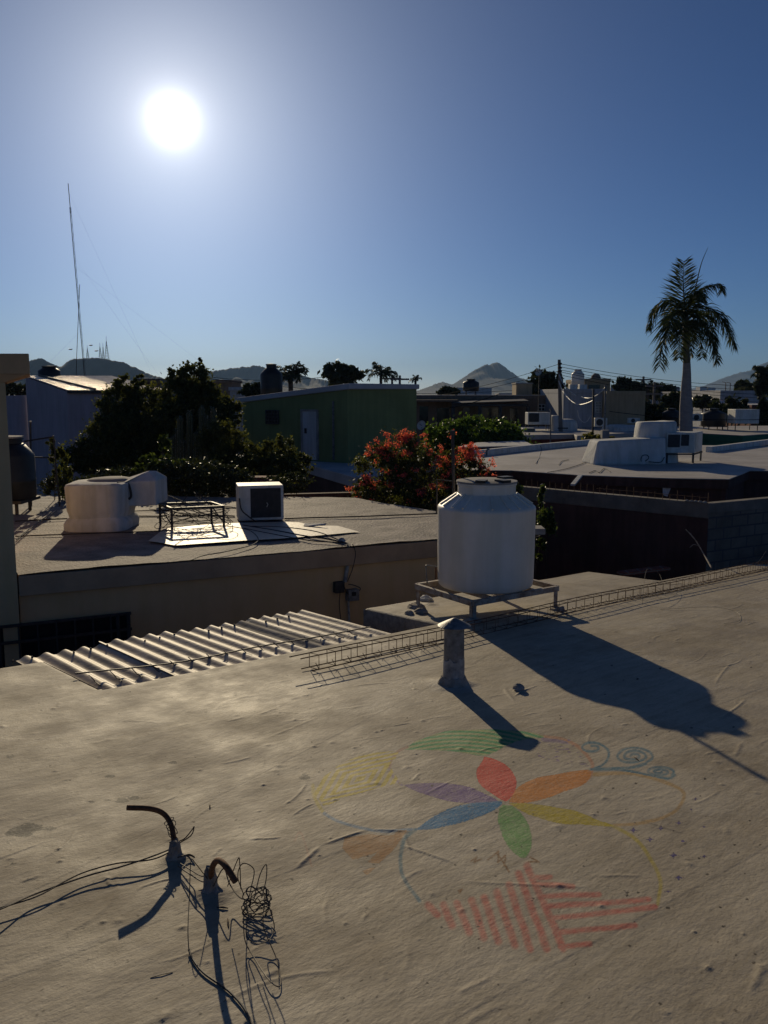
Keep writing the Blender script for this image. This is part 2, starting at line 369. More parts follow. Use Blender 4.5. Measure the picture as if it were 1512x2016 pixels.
def roof_height(A, B_):
    x = UA[0] * A + VA[0] * B_; y = UA[1] * A + VA[1] * B_
    h = relief(x, y, A, B_)
    for s0, s1 in seams:
        d = np.array(s1) - np.array(s0); L_ = np.hypot(*d); d /= L_
        dist = -(A - s0[0]) * d[1] + (B_ - s0[1]) * d[0] + .006 * (vnoise(A * 3, B_ * 3, 21) - .5)
        h = h + .0012 / (1 + np.exp(np.clip(-dist / .004, -40, 40))) * np.exp(-np.clip(dist, 0, 9) / .5) * np.clip(2.2 * vnoise(A * 1.3, B_ * 1.3, 22) - .4, .15, 1) - .0008 * np.exp(-(dist / .005) ** 2)
    return h
def local_relief(av, bv, H):
    def win(a, b, r):
        return (np.searchsorted(av, a - r), np.searchsorted(av, a + r), np.searchsorted(bv, b - r), np.searchsorted(bv, b + r))
    for (a0, b0, th, L_, k, wd, hh) in wr:
        ca, cb = a0 + L_ / 2 * math.cos(th), b0 + L_ / 2 * math.sin(th)
        i0, i1, j0, j1 = win(ca, cb, L_ * .6 + .06)
        if i1 - i0 < 2 or j1 - j0 < 2: continue
        A_, B_ = np.meshgrid(av[i0:i1], bv[j0:j1], indexing='ij')
        s = (A_ - a0) * math.cos(th) + (B_ - b0) * math.sin(th); t = -(A_ - a0) * math.sin(th) + (B_ - b0) * math.cos(th) - k * (s - L_ / 2) ** 2
        e = np.clip(np.minimum(s, L_ - s) / (L_ * .3), 0, 1); e = e * e * (3 - 2 * e)
        H[i0:i1, j0:j1] += hh * e * np.exp(-(t / wd) ** 2)
    for (a0, b0, r, hh) in bumps:
        i0, i1, j0, j1 = win(a0, b0, 3 * r)
        if i1 - i0 < 2: continue
        A_, B_ = np.meshgrid(av[i0:i1], bv[j0:j1], indexing='ij')
        H[i0:i1, j0:j1] += hh * np.exp(-((A_ - a0) ** 2 + (B_ - b0) ** 2) / (r * r))
    for (a0, b0, r, hh) in mounds:
        i0, i1, j0, j1 = win(a0, b0, 2.5 * r)
        if i1 - i0 < 2: continue
        A_, B_ = np.meshgrid(av[i0:i1], bv[j0:j1], indexing='ij')
        d = np.hypot(A_ - a0, B_ - b0) * (1 + .35 * (vnoise(A_ * 14, B_ * 14, 31) - .5))
        H[i0:i1, j0:j1] += hh * np.exp(-(d / (r * .62)) ** 2)

# painted flower and stains, as pigment on the coating
RED, ORG_, PUR, BLU, YEL, GRN = (.60, .055, .035), (.55, .20, .03), (.15, .085, .25), (.005, .155, .33), (.43, .34, .015), (.11, .32, .07)
DGR = (.015, .26, .085); LGR = (.27, .38, .09)
def paint(X, Y_, x, y):
    n = X.shape[0]; C = np.zeros((n, 4))
    nz = vnoise(x * 26, y * 26, 41) * .5 + vnoise(x * 70, y * 70, 42) * .5      # patchy chalk
    wob = 3 * (vnoise(x * 9, y * 9, 43) - .5); wob2 = 3 * (vnoise(x * 9, y * 9, 44) - .5)
    Xw, Yw = X + wob, Y_ + wob2
    def put(mask, col, al):
        al = np.clip(al * (.82 + .72 * nz), 0, 1) * mask
        keep = al > C[:, 3]
        C[keep, :3] = col; C[keep, 3] = al[keep]
    def fill(pts, col, al=.8, curve=True):
        put(in_poly(Xw, Yw, sm(zp(pts) + [zp(pts)[0]]) if curve else zp(pts)), col, al)
    def line(pts, col, wd, al=.7, curve=True):
        q = sm(zp(pts)) if curve else zp(pts)
        put(np.clip(1.7 - seg_dist(Xw, Yw, q) / (wd * 1.15 / 1.844 / 2) * .9, 0, 1), col, min(al * 1.08, 1))
    # faint circles
    line([(345, 205), (360, 240), (390, 268)], PUR, 6, .5)
    line([(345, 205), (352, 175), (375, 145), (410, 130)], (.3, .12, .08), 6, .55)
    line([(910, 92), (980, 102), (1040, 135), (1078, 185), (1080, 215), (1062, 245), (1010, 275)], (.45, .17, .08), 8, .5)
    line([(65, 270), (72, 320), (100, 362)], YEL, 8, .6); line([(105, 368), (160, 400), (250, 425), (330, 436), (440, 432)], BLU, 7, .5)
    line([(440, 432), (398, 470), (384, 540), (400, 615), (452, 690)], (.03, .14, .2), 9, .6)
    line([(1155, 415), (1235, 460), (1300, 545), (1328, 620), (1318, 700)], YEL, 9, .5)
    line([(1085, 228), (1200, 225), (1320, 250), (1400, 285), (1412, 320), (1370, 370), (1290, 400), (1160, 412)], (.42, .24, .05), 8, .5)
    line([(0, 470), (25, 440), (60, 560)], (.4, .15, .1), 5, .25)
    # petals
    fill([(690, 163), (745, 180), (790, 215), (808, 260), (790, 305), (765, 328), (715, 295), (672, 262), (660, 215)], RED, .95)
    fill([(778, 332), (800, 285), (860, 248), (960, 224), (1062, 213), (1074, 232), (1050, 262), (985, 290), (900, 318), (830, 332)], ORG_, .85)
    fill([(392, 268), (460, 261), (560, 263), (650, 280), (740, 326), (650, 336), (560, 326), (460, 300)], PUR, .75)
    fill([(437, 433), (500, 385), (590, 346), (680, 330), (756, 330), (710, 368), (620, 402), (520, 425)], BLU, .85)
    fill([(775, 335), (850, 333), (960, 348), (1060, 375), (1160, 416), (1060, 412), (960, 404), (860, 378)], YEL, .75)
    fill([(758, 340), (800, 350), (840, 390), (862, 450), (856, 500), (835, 532), (800, 515), (765, 470), (742, 410), (742, 360)], GRN, .7)
    # green cap with curved stripes
    cap = sm(zp([(400, 138), (450, 105), (540, 76), (640, 66), (740, 66), (840, 72), (910, 92), (850, 100), (780, 118), (700, 158), (620, 150), (520, 140), (400, 138)]))
    mk = in_poly(Xw, Yw, cap); rr = np.hypot((X - 905) * .55, (Y_ - 1590)); st = (np.sin(rr * .85) > -.1)
    put(mk & st, DGR, .95); put(mk & ~st, LGR, .5)
    # yellow patch with concentric angular stripes
    yp = [(378, 142), (250, 155), (150, 200), (82, 258), (66, 300), (108, 350), (200, 308), (340, 270), (386, 262), (352, 205)]
    mk = in_poly(Xw, Yw, zp(yp)); cx_, cy_ = zp([(238, 246)])[0]
    u = np.abs((X - cx_) + (Y_ - cy_) * .6); v = np.abs((Y_ - cy_) + (X - cx_) * .22)
    st = np.sin(np.maximum(u * .5, v) * 2 * math.pi / 8.2) > -.2
    put(mk & st, (.46, .36, .015), 1.1); put(mk & ~st, (.36, .32, .16), .1)
    # worn orange corner
    wn = vnoise(x * 8, y * 16, 45)
    put(in_poly(Xw, Yw, zp([(180, 462), (300, 438), (412, 436), (350, 515), (262, 595), (240, 575), (300, 515), (215, 540), (175, 500)])) & (wn > .38), (.42, .21, .07), .6)
    # red stripes
    for p0, p1 in (((485, 703), (520, 738)), ((540, 700), (572, 775)), ((590, 695), (632, 802)), ((645, 685), (687, 822)), ((690, 675), (742, 837)), ((735, 655), (802, 850)),
                   ((780, 632), (856, 862)), ((815, 590), (916, 862)), ((845, 560), (975, 862))):
        line([p0, p1], (.52, .085, .06), 17, .5, False)
    for p0, p1 in (((870, 600), (928, 601)), ((885, 625), (1010, 635)), ((900, 670), (1105, 661)), ((915, 705), (1285, 684)), ((930, 750), (1310, 709)), ((945, 805), (1235, 775)), ((965, 856), (1070, 845))):
        line([p0, p1], (.52, .085, .06), 13, .5, False)
    # purple bits on the upper circle
    mk = in_poly(X, Y_, zp([(870, 98), (1000, 100), (1070, 200), (960, 190), (860, 160)])); put(mk & (vnoise(x * 40, y * 60, 46) > .74), PUR, .6)
    line([(905, 100), (985, 108)], PUR, 12, .5)
    # blue scrolls
    def zc(pts): return [((1000 + a / 2.953 - 580) * 1.844, (1000 + b / 2.953 - 1400) * 1.844) for a, b in pts]
    def spiral(cx_, cy_, rx, ry, turns, ph, dr=1):
        return zc([(cx_ + rx * (1 - t / 26 * .86) * math.cos(ph + dr * t / 26 * turns * 6.283), cy_ + ry * (1 - t / 26 * .86) * math.sin(ph + dr * t / 26 * turns * 6.283)) for t in range(27)])
    SC = (.05, .16, .22)
    line(zc([(485, 1522), (540, 1500), (575, 1460), (582, 1415), (550, 1378), (500, 1362), (450, 1366), (432, 1388), (450, 1408), (495, 1414), (525, 1400), (515, 1382), (485, 1380)]), SC, 6, .65)
    line(zc([(485, 1520), (600, 1515), (720, 1508), (800, 1490)]), SC, 7, .65)
    line(spiral(728, 1442, 118, 52, 2.6, .9, -1), SC, 6, .6)
    line(zc([(485, 1520), (640, 1520), (750, 1538), (850, 1562), (930, 1572), (965, 1552)]), SC, 7, .65)
    line(spiral(880, 1533, 84, 32, 2.1, .6, -1), SC, 6, .6)
    # purple stars
    for sx, sy, ss in ((1230, 430, 26), (1290, 465, 26), (1330, 425, 20), (1395, 405, 20), (1410, 472, 20), (1375, 522, 28), (1395, 603, 26), (1357, 653, 18), (1485, 420, 12), (1487, 527, 16), (1455, 320, 16), (1440, 358, 12)):
        (qx, qy), = zp([(sx, sy)]); dx = np.abs(X - qx) / (ss / 1.844 / 1.15); dy = np.abs(Y_ - qy) / (ss / 1.844 / 1.9)
        put((np.sqrt(dx) + np.sqrt(dy)) < 1.0, (.085, .065, .20), .95)
    # rusty scribbles
    for p in ([(640, 545), (660, 530), (650, 550), (675, 538)], [(700, 540), (742, 505), (735, 548), (765, 520), (758, 560)], [(735, 515), (780, 585)], [(765, 560), (780, 583)], [(855, 528), (888, 545), (850, 545)], [(595, 650), (608, 645), (600, 658)]):
        line(p, (.22, .11, .04), 4, .7, False)
    # bare dark patches where the coating is gone
    for (qx, qy, rx, ry) in ((42, 1638, 30, 11), (60, 1628, 24, 8), (98, 1631, 15, 4.5), (20, 1641, 12, 7), (213, 1575, 10, 2.2), (240, 1576, 14, 5), (262, 1571, 12, 5), (340, 1501, 12, 2.5), (218, 1528, 11, 3), (20, 1489, 9, 4), (26, 1702, 6, 2), (600, 1529, 10, 6), (180, 1578, 6, 2)):
        d = ((X - qx) / rx) ** 2 + ((Y_ - qy) / ry) ** 2 + 1.3 * (vnoise(x * 30, y * 50, 51) - .5)
        soft = .9 if rx > 10 or ry < 3 else .5
        put((d < .95) & (nz < .72), (.05, .046, .043), 1.6 * soft)
    q = RF(893, 1350); dd = np.hypot(x - q[0], y - q[1])
    put((dd < .2 + .05 * vnoise(x * 20, y * 20, 52)), (.50, .47, .42), .55 * np.exp(-(dd / .16) ** 2) * 1.6)
    # specks of dirt
    Rs = random.Random(5)
    for _ in range(230):
        qx, qy = Rs.uniform(0, 1512), Rs.uniform(1290, 2010); r = Rs.uniform(.9, 2.1) * (qy / 1700)
        dx = X - qx; m = np.abs(dx) < 8
        if m.any():
            mm = np.zeros(n, bool); mm[m] = ((dx[m] / (1.6 * r)) ** 2 + ((Y_[m] - qy) / r) ** 2) < 1
            put(mm, (.05, .04, .03), 1.1)
    return C

def membrane_mat():
    m = bpy.data.materials.new('roof_membrane'); m.use_nodes = True
    nt = m.node_tree; N = nt.nodes; L = nt.links; b = N['Principled BSDF']
    tc = N.new('ShaderNodeTexCoord'); mp = N.new('ShaderNodeMapping'); mp.inputs['Rotation'].default_value = (0, 0, -math.radians(42)); L.new(tc.outputs['Object'], mp.inputs[0])
    mps = N.new('ShaderNodeMapping'); mps.inputs['Scale'].default_value = (1, 3.6, 1); L.new(mp.outputs[0], mps.inputs[0])
    mpb = N.new('ShaderNodeMapping'); mpb.inputs['Scale'].default_value = (1, 1.9, 1); L.new(mp.outputs[0], mpb.inputs[0])
    def noise(s, d=6, v=mps, r=.6):
        n = N.new('ShaderNodeTexNoise'); n.inputs['Scale'].default_value = s; n.inputs['Detail'].default_value = d; n.inputs['Roughness'].default_value = r; L.new(v.outputs[0], n.inputs['Vector']); return n.outputs[0]
    def ramp(s, p0, c0, p1, c1):
        r = N.new('ShaderNodeValToRGB'); r.color_ramp.elements[0].position = p0; r.color_ramp.elements[0].color = (*c0, 1); r.color_ramp.elements[1].position = p1; r.color_ramp.elements[1].color = (*c1, 1); L.new(s, r.inputs[0]); return r.outputs[0]
    def mix(f, a, b_, bl='MIX'):
        x = N.new('ShaderNodeMix'); x.data_type = 'RGBA'; x.blend_type = bl
        for i, s in ((0, f), (6, a), (7, b_)):
            if isinstance(s, (int, float)): x.inputs[i].default_value = s
            elif isinstance(s, tuple): x.inputs[i].default_value = s
            else: L.new(s, x.inputs[i])
        return x.outputs[2]
    c = ramp(noise(1.3, 8, mp), .32, (.40, .345, .255), .66, (.49, .435, .335))
    c = mix(1.0, c, ramp(noise(4.5, 8), .35, (.86, .85, .84), .62, (1.04, 1.03, 1.02)), 'MULTIPLY')
    mpr = N.new('ShaderNodeMapping'); mpr.inputs['Scale'].default_value = (.35, 9, 1); L.new(mp.outputs[0], mpr.inputs[0])
    c = mix(1.0, c, ramp(noise(1.6, 4, mpr), .36, (.90, .89, .87), .52, (1.02, 1.02, 1.02)), 'MULTIPLY')
    c = mix(1.0, c, ramp(noise(.55, 9, mp, .72), .40, (.80, .78, .75), .47, (1, 1, 1)), 'MULTIPLY')
    c = mix(1.0, c, ramp(noise(26, 5), .30, (.82, .81, .80), .5, (1, 1, 1)), 'MULTIPLY')
    c = mix(1.0, c, ramp(noise(60, 3, mp), .28, (.7, .68, .66), .42, (1, 1, 1)), 'MULTIPLY')
    at = N.new('ShaderNodeAttribute'); at.attribute_name = 'paint'
    fz = ramp(noise(85, 3, mp), .28, (.5, .5, .5), .5, (1, 1, 1))
    ml = N.new('ShaderNodeMath'); ml.operation = 'MULTIPLY'; L.new(at.outputs['Alpha'], ml.inputs[0]); L.new(fz, ml.inputs[1])
    c = mix(ml.outputs[0], c, at.outputs['Color'])
    L.new(c, b.inputs['Base Color'])
    rr = ramp(noise(2.1, 5, mp), .35, (.60, .60, .60), .7, (.82, .82, .82)); L.new(rr, b.inputs['Roughness']); b.inputs['Specular IOR Level'].default_value = .22
    hs = [(noise(5, 7, mpb), .0036), (noise(20, 7, mpb), .0021), (noise(80, 5, mp), .0012)]
    acc = None
    for s, k in hs:
        q = N.new('ShaderNodeMath'); q.operation = 'MULTIPLY_ADD'; q.inputs[1].default_value = k; L.new(s, q.inputs[0])
        if acc is not None: L.new(acc, q.inputs[2])
        else: q.inputs[2].default_value = 0
        acc = q.outputs[0]
    bp = N.new('ShaderNodeBump'); bp.inputs['Strength'].default_value = 1; bp.inputs['Distance'].default_value = 1; L.new(acc, bp.inputs['Height']); L.new(bp.outputs[0], b.inputs['Normal'])
    return m
M['membrane'] = membrane_mat()

def membrane(av, bv, name, edges=()):
    A_, B_ = np.meshgrid(av, bv, indexing='ij')
    H = roof_height(A_, B_); local_relief(av, bv, H)
    for ax, val, lo, hi in edges:                      # rounded lips at open edges
        d = np.abs((A_ if ax == 'a' else B_) - val); o_ = B_ if ax == 'a' else A_
        msk = (o_ >= lo - 1e-6) & (o_ <= hi + 1e-6)
        H = np.where(msk, H - .02 * np.exp(-(d / .018) ** 2), H)
    x = UA[0] * A_ + VA[0] * B_; y = UA[1] * A_ + VA[1] * B_; z = rz(y) + H
    V = np.stack([x, y, z], -1).reshape(-1, 3); na, nb = len(av), len(bv)
    idx = np.arange(na * nb).reshape(na, nb)
    Fc = np.stack([idx[:-1, :-1], idx[1:, :-1], idx[1:, 1:], idx[:-1, 1:]], -1).reshape(-1, 4)
    o = mesh_np(name, V, Fc, M['membrane'], house, smooth=True)
    PX, PY = to_px(V[:, 0], V[:, 1], rz(V[:, 1])); C = np.zeros((len(V), 4)); C[:, :3] = .4
    ok = (V[:, 1] > 1.2) & (PX > -60) & (PX < 1600) & (PY < 2200) & (PY > 1100)
    C[ok] = paint(PX[ok], PY[ok], V[ok, 0], V[ok, 1])
    at = o.data.color_attributes.new('paint', 'FLOAT_COLOR', 'POINT'); at.data.foreach_set('color', C.ravel().astype(np.float32))
    return o
membrane(ga, gb, 'roof', [('b', B1, A_N0, A_N1), ('b', B1, A_N2, A_N3), ('a', A_N3, -9, 9)])
membrane(steps([(-6, .8, .2), (.8, A_N0, .02)]), steps([(B1, B2, .02)]), 'roof', [('b', B2, -9, 99), ('a', A_N0, B1, B2)])
membrane(steps([(A_N1, A_N2, .02)]), steps([(B1, B2, .02)]), 'roof', [('b', B2, -9, 99), ('a', A_N1, B1, B2), ('a', A_N2, B1, B2)])
outline = [(-6, -7), (A_N3, -7), (A_N3, B1), (A_N2, B1), (A_N2, B2), (A_N1, B2), (A_N1, B1), (A_N0, B1), (A_N0, B2), (-6, B2)]
mb = MB(); pts = [AB(a, b) for a, b in outline]
n = len(pts)
for i in range(n):                                     # slab edge
    p, q = pts[i], pts[(i + 1) % n]
    mb.add([p - (0, 0, .26), q - (0, 0, .26), q - (0, 0, .012), p - (0, 0, .012)], [[0, 1, 2, 3]])
mb.build('slab_edge', M['mortar'], house)
mb = MB(); wo = [(a, b) for a, b in outline]
mb.prism([AB(a, b)[:2] for a, b in [(-5.9, -6.9), (13.64, -6.9), (13.64, B1 - .08), (-5.9, B1 - .08)]], 0, [AB(a, b)[2] - .26 for a, b in [(-5.9, -6.9), (13.64, -6.9), (13.64, B1 - .08), (-5.9, B1 - .08)]])
for a0, a1 in ((-5.9, A_N0 - .06), (A_N1 + .06, A_N2 - .06)):
    q = [(a0, B1 - .077), (a1, B1 - .077), (a1, B2 - .06), (a0, B2 - .06)]
    mb.prism([AB(a, b)[:2] for a, b in q], 0, [AB(a, b)[2] - .26 for a, b in q])
mb.build('wall', M['block_plain'], house)

# ------------------------------------------------------------------ ground
g = MB(); S_ = 16000
gv = [(-S_, -300, 0), (S_, -300, 0), (S_, S_, 0), (-S_, S_, 0)]
go = g.add(gv, [[0, 1, 2, 3]]).build('ground', M['ground']); go['kind'] = 'structure'

# ------------------------------------------------------------------ white water tank on its stand
c0 = RF(930, 1225); c1 = RF(1097, 1200)
u1 = (c1 - c0)[:2]; l1 = np.linalg.norm(u1); u1 /= l1; v1 = np.array([-u1[1], u1[0]]); l2 = 1.02
ft = [c0[:2], c1[:2], c1[:2] + v1 * l2, c0[:2] + v1 * l2]
TOPZ = EZ - 2.215
st = T('tank_stand', 'welded angle-steel stand with four short legs under the white water tank', 'stand', (*np.mean(ft, 0), rz(np.mean(ft, 0)[1])))
for f in ft:
    z0 = rz(f[1]) + .01
    mb = MB(); c_ = np.mean(ft, 0); dx = (c_ - f); sx = math.copysign(1, dx @ u1); sy = math.copysign(1, dx @ v1)
    for (aa, bb) in ((u1 * sx, v1 * sy), (v1 * sy, u1 * sx)):
        p = [f, f + aa * .055, f + aa * .055 + bb * .007, f + bb * .007]
        ar = (p[1][0] - p[0][0]) * (p[3][1] - p[0][1]) - (p[1][1] - p[0][1]) * (p[3][0] - p[0][0])
        if ar < 0: p = p[::-1]
        mb.prism(p, z0, TOPZ - .004)
    mb.build('leg', M['steel_frame'], st)
    q = MB().lathe([(.10, -.01), (.085, .02), (.05, .035)], (f[0], f[1], z0), 9)
    for i, v in enumerate(q.v): v += (rnd.uniform(-.02, .02), rnd.uniform(-.02, .02), rnd.uniform(-.008, .008))
    q.build('foot', M['mortar'], st)
for i in range(4):
    a = np.array([*ft[i], TOPZ - .025]); b = np.array([*ft[(i + 1) % 4], TOPZ - .025])
    MB().bar(a, b, .045, .06).build('rail', M['steel_frame'], st)
for k in (.25, .5, .75):
    a = np.array([*(ft[0] * (1 - k) + ft[1] * k + v1 * .03), TOPZ - .03]); b = np.array([*(ft[3] * (1 - k) + ft[2] * k - v1 * .03), TOPZ - .03])
    MB().bar(a, b, .04, .045).build('crossbar', M['steel_frame'], st)
tc_ = np.mean(ft, 0); Zt = 9.95; tcx = (957 - CX) / F * Zt; TCc = np.array([tcx, tc_[1] + .02, TOPZ + .007])
tank = T('water_tank', 'large white plastic rooftop water tank standing on the low steel stand', 'water tank', TCc)
pr = [(.53, 0), (.548, .02), (.556, .09), (.562, .45), (.564, .88), (.566, .905), (.560, .925), (.535, .945)]
n_ = 64
mb = MB(); mb.lathe(pr + [(.34, 1.07), (.33, 1.08)], TCc, n_, True, False)
body = mb.v
for i, v in enumerate(body):                   # slight out-of-round of moulded plastic
    a = math.atan2(v[1] - TCc[1], v[0] - TCc[0]); k = 1 + .003 * math.sin(3 * a + 1) ; v[0] = TCc[0] + (v[0] - TCc[0]) * k; v[1] = TCc[1] + (v[1] - TCc[1]) * k
mb.build('body', M['tank_white'], tank, smooth=True)
mb = MB()
for k in range(10):                            # raised shoulder ribs
    a = 2 * math.pi * (k + .3) / 10; d = np.array([math.cos(a), math.sin(a), 0]); t = np.array([-math.sin(a), math.cos(a), 0])
    for s0 in (-.055, .055):
        p0 = TCc + d * .535 + (0, 0, .950) + t * s0 * 1.3; p1 = TCc + d * .345 + (0, 0, 1.075) + t * s0
        mb.bar(p0, p1, .022, .016)
mb.build('rib', M['tank_white'], tank, smooth=True)
MB().lathe([(.333, 1.06), (.333, 1.17), (.345, 1.175), (.345, 1.195), (.33, 1.2)], TCc, 48, False, False).build('neck', M['tank_white'], tank, smooth=True)
lid = MB().lathe([(.345, 1.198), (.352, 1.202), (.350, 1.218), (.30, 1.228), (.10, 1.236), (.02, 1.238)], TCc, 48).build('lid', M['concrete'], tank, smooth=True)
for a in (-1.9, -1.0, .6):
    d = np.array([math.cos(a), math.sin(a), 0]); p = TCc + d * .27 + (0, 0, 1.235)
    MB().bar(p - d * .07, p + d * .09, .11, .03).build('clamp', M['black_plastic'], lid)
# pipework by the tank
pp = T('standpipe', 'tall thin black pipe rising behind the white water tank', 'pipe', W(896, 1140, 10.35))
MB().tube([W(897, 1150, 10.35), W(891, 848, 10.35)], .019, 8).build('pipe', M['dark_metal'], pp)
MB().tube([W(891, 847, 10.35), W(891, 856, 10.35)], .026, 8).build('cap', M['dark_metal'], pp)
MB().tube([W(891, 948, 10.35), W(860, 944, 10.4), W(860, 1010, 10.4)], .011, 6).build('branch_pipe', M['dark_metal'], pp)
q = RF(842, 1150)
pp = T('tap_pipe', 'small bent pipe left of the white tank above the stand rail', 'pipe', q)
MB().tube(spline([W(841, 1148, 9.9), W(839, 1118, 9.9), W(842, 1113, 9.9), W(868, 1119, 9.95), W(872, 1130, 9.95)], 4), .009, 6).build('pipe', M['galv'], pp)
MB().tube([W(858, 1117, 9.9), W(858, 1140, 9.9)], .012, 6).build('valve', M['rust'], pp)

def lump(name, c, r, m, label, cat, squash=.55, seed=1, parent=None):
    R_ = random.Random(seed); mb = MB(); n = 10
    prof = [(.75, 0), (1, .18), (.92, .5), (.6, .85), (.2, 1)]
    mb.lathe([(a * r, b * r * squash * 1.4) for a, b in prof], c, n)
    for v in mb.v: v += np.array([R_.uniform(-.16, .16), R_.uniform(-.16, .16), R_.uniform(-.10, .06)]) * r
    o = mb.build(name, m, parent, org=c if parent is None else None)
    if parent is None: tag(o, label, cat)
    return o
lump('concrete_chunk', RF(829, 1207), .075, M['mortar'], 'whitish broken concrete chunk at the left foot of the tank stand', 'rubble', seed=3)
lump('concrete_chunk', RF(806, 1209), .055, M['mortar'], 'smaller concrete chunk leftmost of the rubble by the tank stand', 'rubble', seed=4)
lump('concrete_chunk', RF(838, 1182), .085, M['white_plaster'], 'white crumbly plaster lump on the roof behind the stand leg', 'rubble', seed=5)
lump('mortar_stub', RF(1021, 1358), .045, M['concrete'], 'small grey broken stub sticking up through the roof coating', 'stub', squash=.8, seed=6)

# ------------------------------------------------------------------ vent pipe
b0 = RF(893, 1347); b0 = b0 + (0, 0, .0); Zb = 6.88
vp = T('vent_pipe', 'round metal vent pipe with conical cap and peeling paint, in front of the tank', 'vent pipe', b0)
mb = MB(); pf = []
mb.lathe([(.083, .10), (.082, .25), (.081, .36), (.080, .475)], b0, 28, False, True).build('pipe', M['galv'], vp, smooth=True)
mb = MB(); mb.lathe([(.088, -.01), (.086, .08), (.0855, .15), (.0845, .20)], b0, 40, False, True)
for i, v in enumerate(mb.v):
    if i >= 120: v[2] += .07 * (vnoise(np.array([i * .55]), np.array([.5]), 71)[0] - .3)
    elif i >= 80: v[2] += .03 * (vnoise(np.array([i * .9]), np.array([3.5]), 72)[0] - .3)
mb.build('peeling_coat', M['galv_paint'], vp, smooth=True)
mb = MB(); mb.lathe([(.15, -.035), (.115, .03), (.092, .07)], b0, 24, False, True)
for v in mb.v: v += np.array([rnd.uniform(-.008, .008), rnd.uniform(-.008, .008), rnd.uniform(-.006, .006)])
mb.build('collar', M['mortar'], vp, smooth=True)
MB().lathe([(.128, .478), (.131, .482), (.07, .515), (.008, .543)], b0, 32).build('cap', M['galv'], vp)

# ------------------------------------------------------------------ rebar cage
cg = T('rebar_cage', 'long rusty rebar cage lying along the back edge of the roof', 'rebar cage', AB(8.8, 5.6, .02))
CW, CH = .115, .125
def cage_b(a): return 5.63 + .012 * (a - 4.2) + .02 * math.sin(a * .9)
def cpt(a, i, j, h0=.012): return AB(a, cage_b(a) + (i - .5) * CW, h0 + j * CH + .008 * math.sin(a * 1.7))
for i, j in ((0, 0), (1, 0), (0, 1), (1, 1)):
    s0 = 4.2 + (-.12 if j else 0) - .03 * i
    MB().tube([cpt(a, i, j) for a in np.arange(s0, 13.66, .2)], .0052, 5).build('bar', M['rust'], cg)
a = 4.27; proto = None; k = 0
while a < 13.5:
    sk = rnd.uniform(-.015, .015)
    pts = [cpt(a + sk, 0, 0), cpt(a + sk, 1, 0), cpt(a + sk, 1, 1), cpt(a, 0, 1), cpt(a, 0, 0), cpt(a + .004, .45, .35)]
    MB().tube(pts, .0038, 4).build('stirrup', M['rust'], cg); a += .178 + rnd.uniform(-.012, .012)
# loose tie wires beside the cage
def loose(name, pts, r, m, label, cat, n=8, group=None):
    mb = MB().tube(spline(pts, n), r, 5); c = np.array(pts[0], float)
    return tag(mb.build(name, m, None, org=c), label, cat, group)
def wob(c, r, turns, h, seed, n=10, sq=1.0):
    R_ = random.Random(seed); o = []
    for k in range(int(turns * n)):
        a = k / n * 6.283; rr = r * (1 + R_.uniform(-.25, .25)); o.append(np.array(c) + (rr * math.cos(a), rr * math.sin(a) * sq, h * (1 + R_.uniform(-.5, .8) + .4 * math.sin(a))))
    return o
loose('tie_wire', wob(RF(1320, 1165), .22, 1.7, .05, 3), .0018, M['wire_brown'], 'thin loose wire loops beside the middle of the rebar cage', 'wire')
loose('tie_wire', [RF(1265, 1190, .01), RF(1268, 1150, .2), RF(1275, 1120, .28), RF(1298, 1130, .18), RF(1310, 1175, .02)], .0018, M['wire_brown'], 'thin arching wire standing up behind the rebar cage', 'wire')
loose('tie_wire', [RF(1430, 1130, .02), RF(1448, 1122, .22), RF(1490, 1108, .3), RF(1508, 1085, .35)], .0018, M['wire_brown'], 'thin wire curling up at the far right of the rebar cage', 'wire')
loose('tie_wire', [RF(1300, 1200, .01), RF(1400, 1195, .03), RF(1450, 1205, .01), RF(1455, 1222, .01), RF(1425, 1228, .01)], .0016, M['wire_brown'], 'hair-thin wire lying on the roof right of the tank shadow', 'wire')

# ------------------------------------------------------------------ corrugated sheets over the light well
cor = T('corrugated_awning', 'corrugated fibre cement awning over the light well behind the roof edge', 'awning', AB(4.2, 6.9, -.1))
def sheet(a0, a1, b0, b1, h, m, lab=None):
    av = np.arange(a0, a1 + 1e-6, .177 / 14); bv = np.unique(np.concatenate([np.linspace(b0, b1, 12), [7.505]]))
    A_, B_ = np.meshgrid(av, bv, indexing='ij'); x = UA[0] * A_ + VA[0] * B_; y = UA[1] * A_ + VA[1] * B_
    z = rz(y) + h + .022 * (B_ - 7) + .018 * np.cos(A_ / .177 * 2 * math.pi + .05 * np.sin(B_ * 2)) + .004 * vnoise(A_ * 3, B_ * 3, 61)
    top = np.stack([x, y, z], -1).reshape(-1, 3); bot = top - (0, 0, .007); na, nb = A_.shape
    ix = np.arange(na * nb).reshape(na, nb); f1 = np.stack([ix[:-1, :-1], ix[1:, :-1], ix[1:, 1:], ix[:-1, 1:]], -1).reshape(-1, 4)
    am = (A_[:-1, :-1] > 2.70) | (B_[:-1, :-1] > 7.50); f1 = f1[am.ravel()]
    f2 = f1[:, ::-1] + na * nb
    def side(l): l = np.array(l); return np.stack([l[:-1], l[1:], l[1:] + na * nb, l[:-1] + na * nb], -1)
    fs = np.concatenate([f1, f2, side(ix[:, -1]), side(ix[-1, :])[:, ::-1]])
    o = mesh_np('sheet', np.concatenate([top, bot]), fs, m, cor, smooth=True)
    e = o.modifiers.new('es', 'EDGE_SPLIT'); e.split_angle = math.radians(50)
    if lab: o['label'] = lab
sheet(2.56, 3.43, 6.1, 7.84, -.052, M['asbestos'])
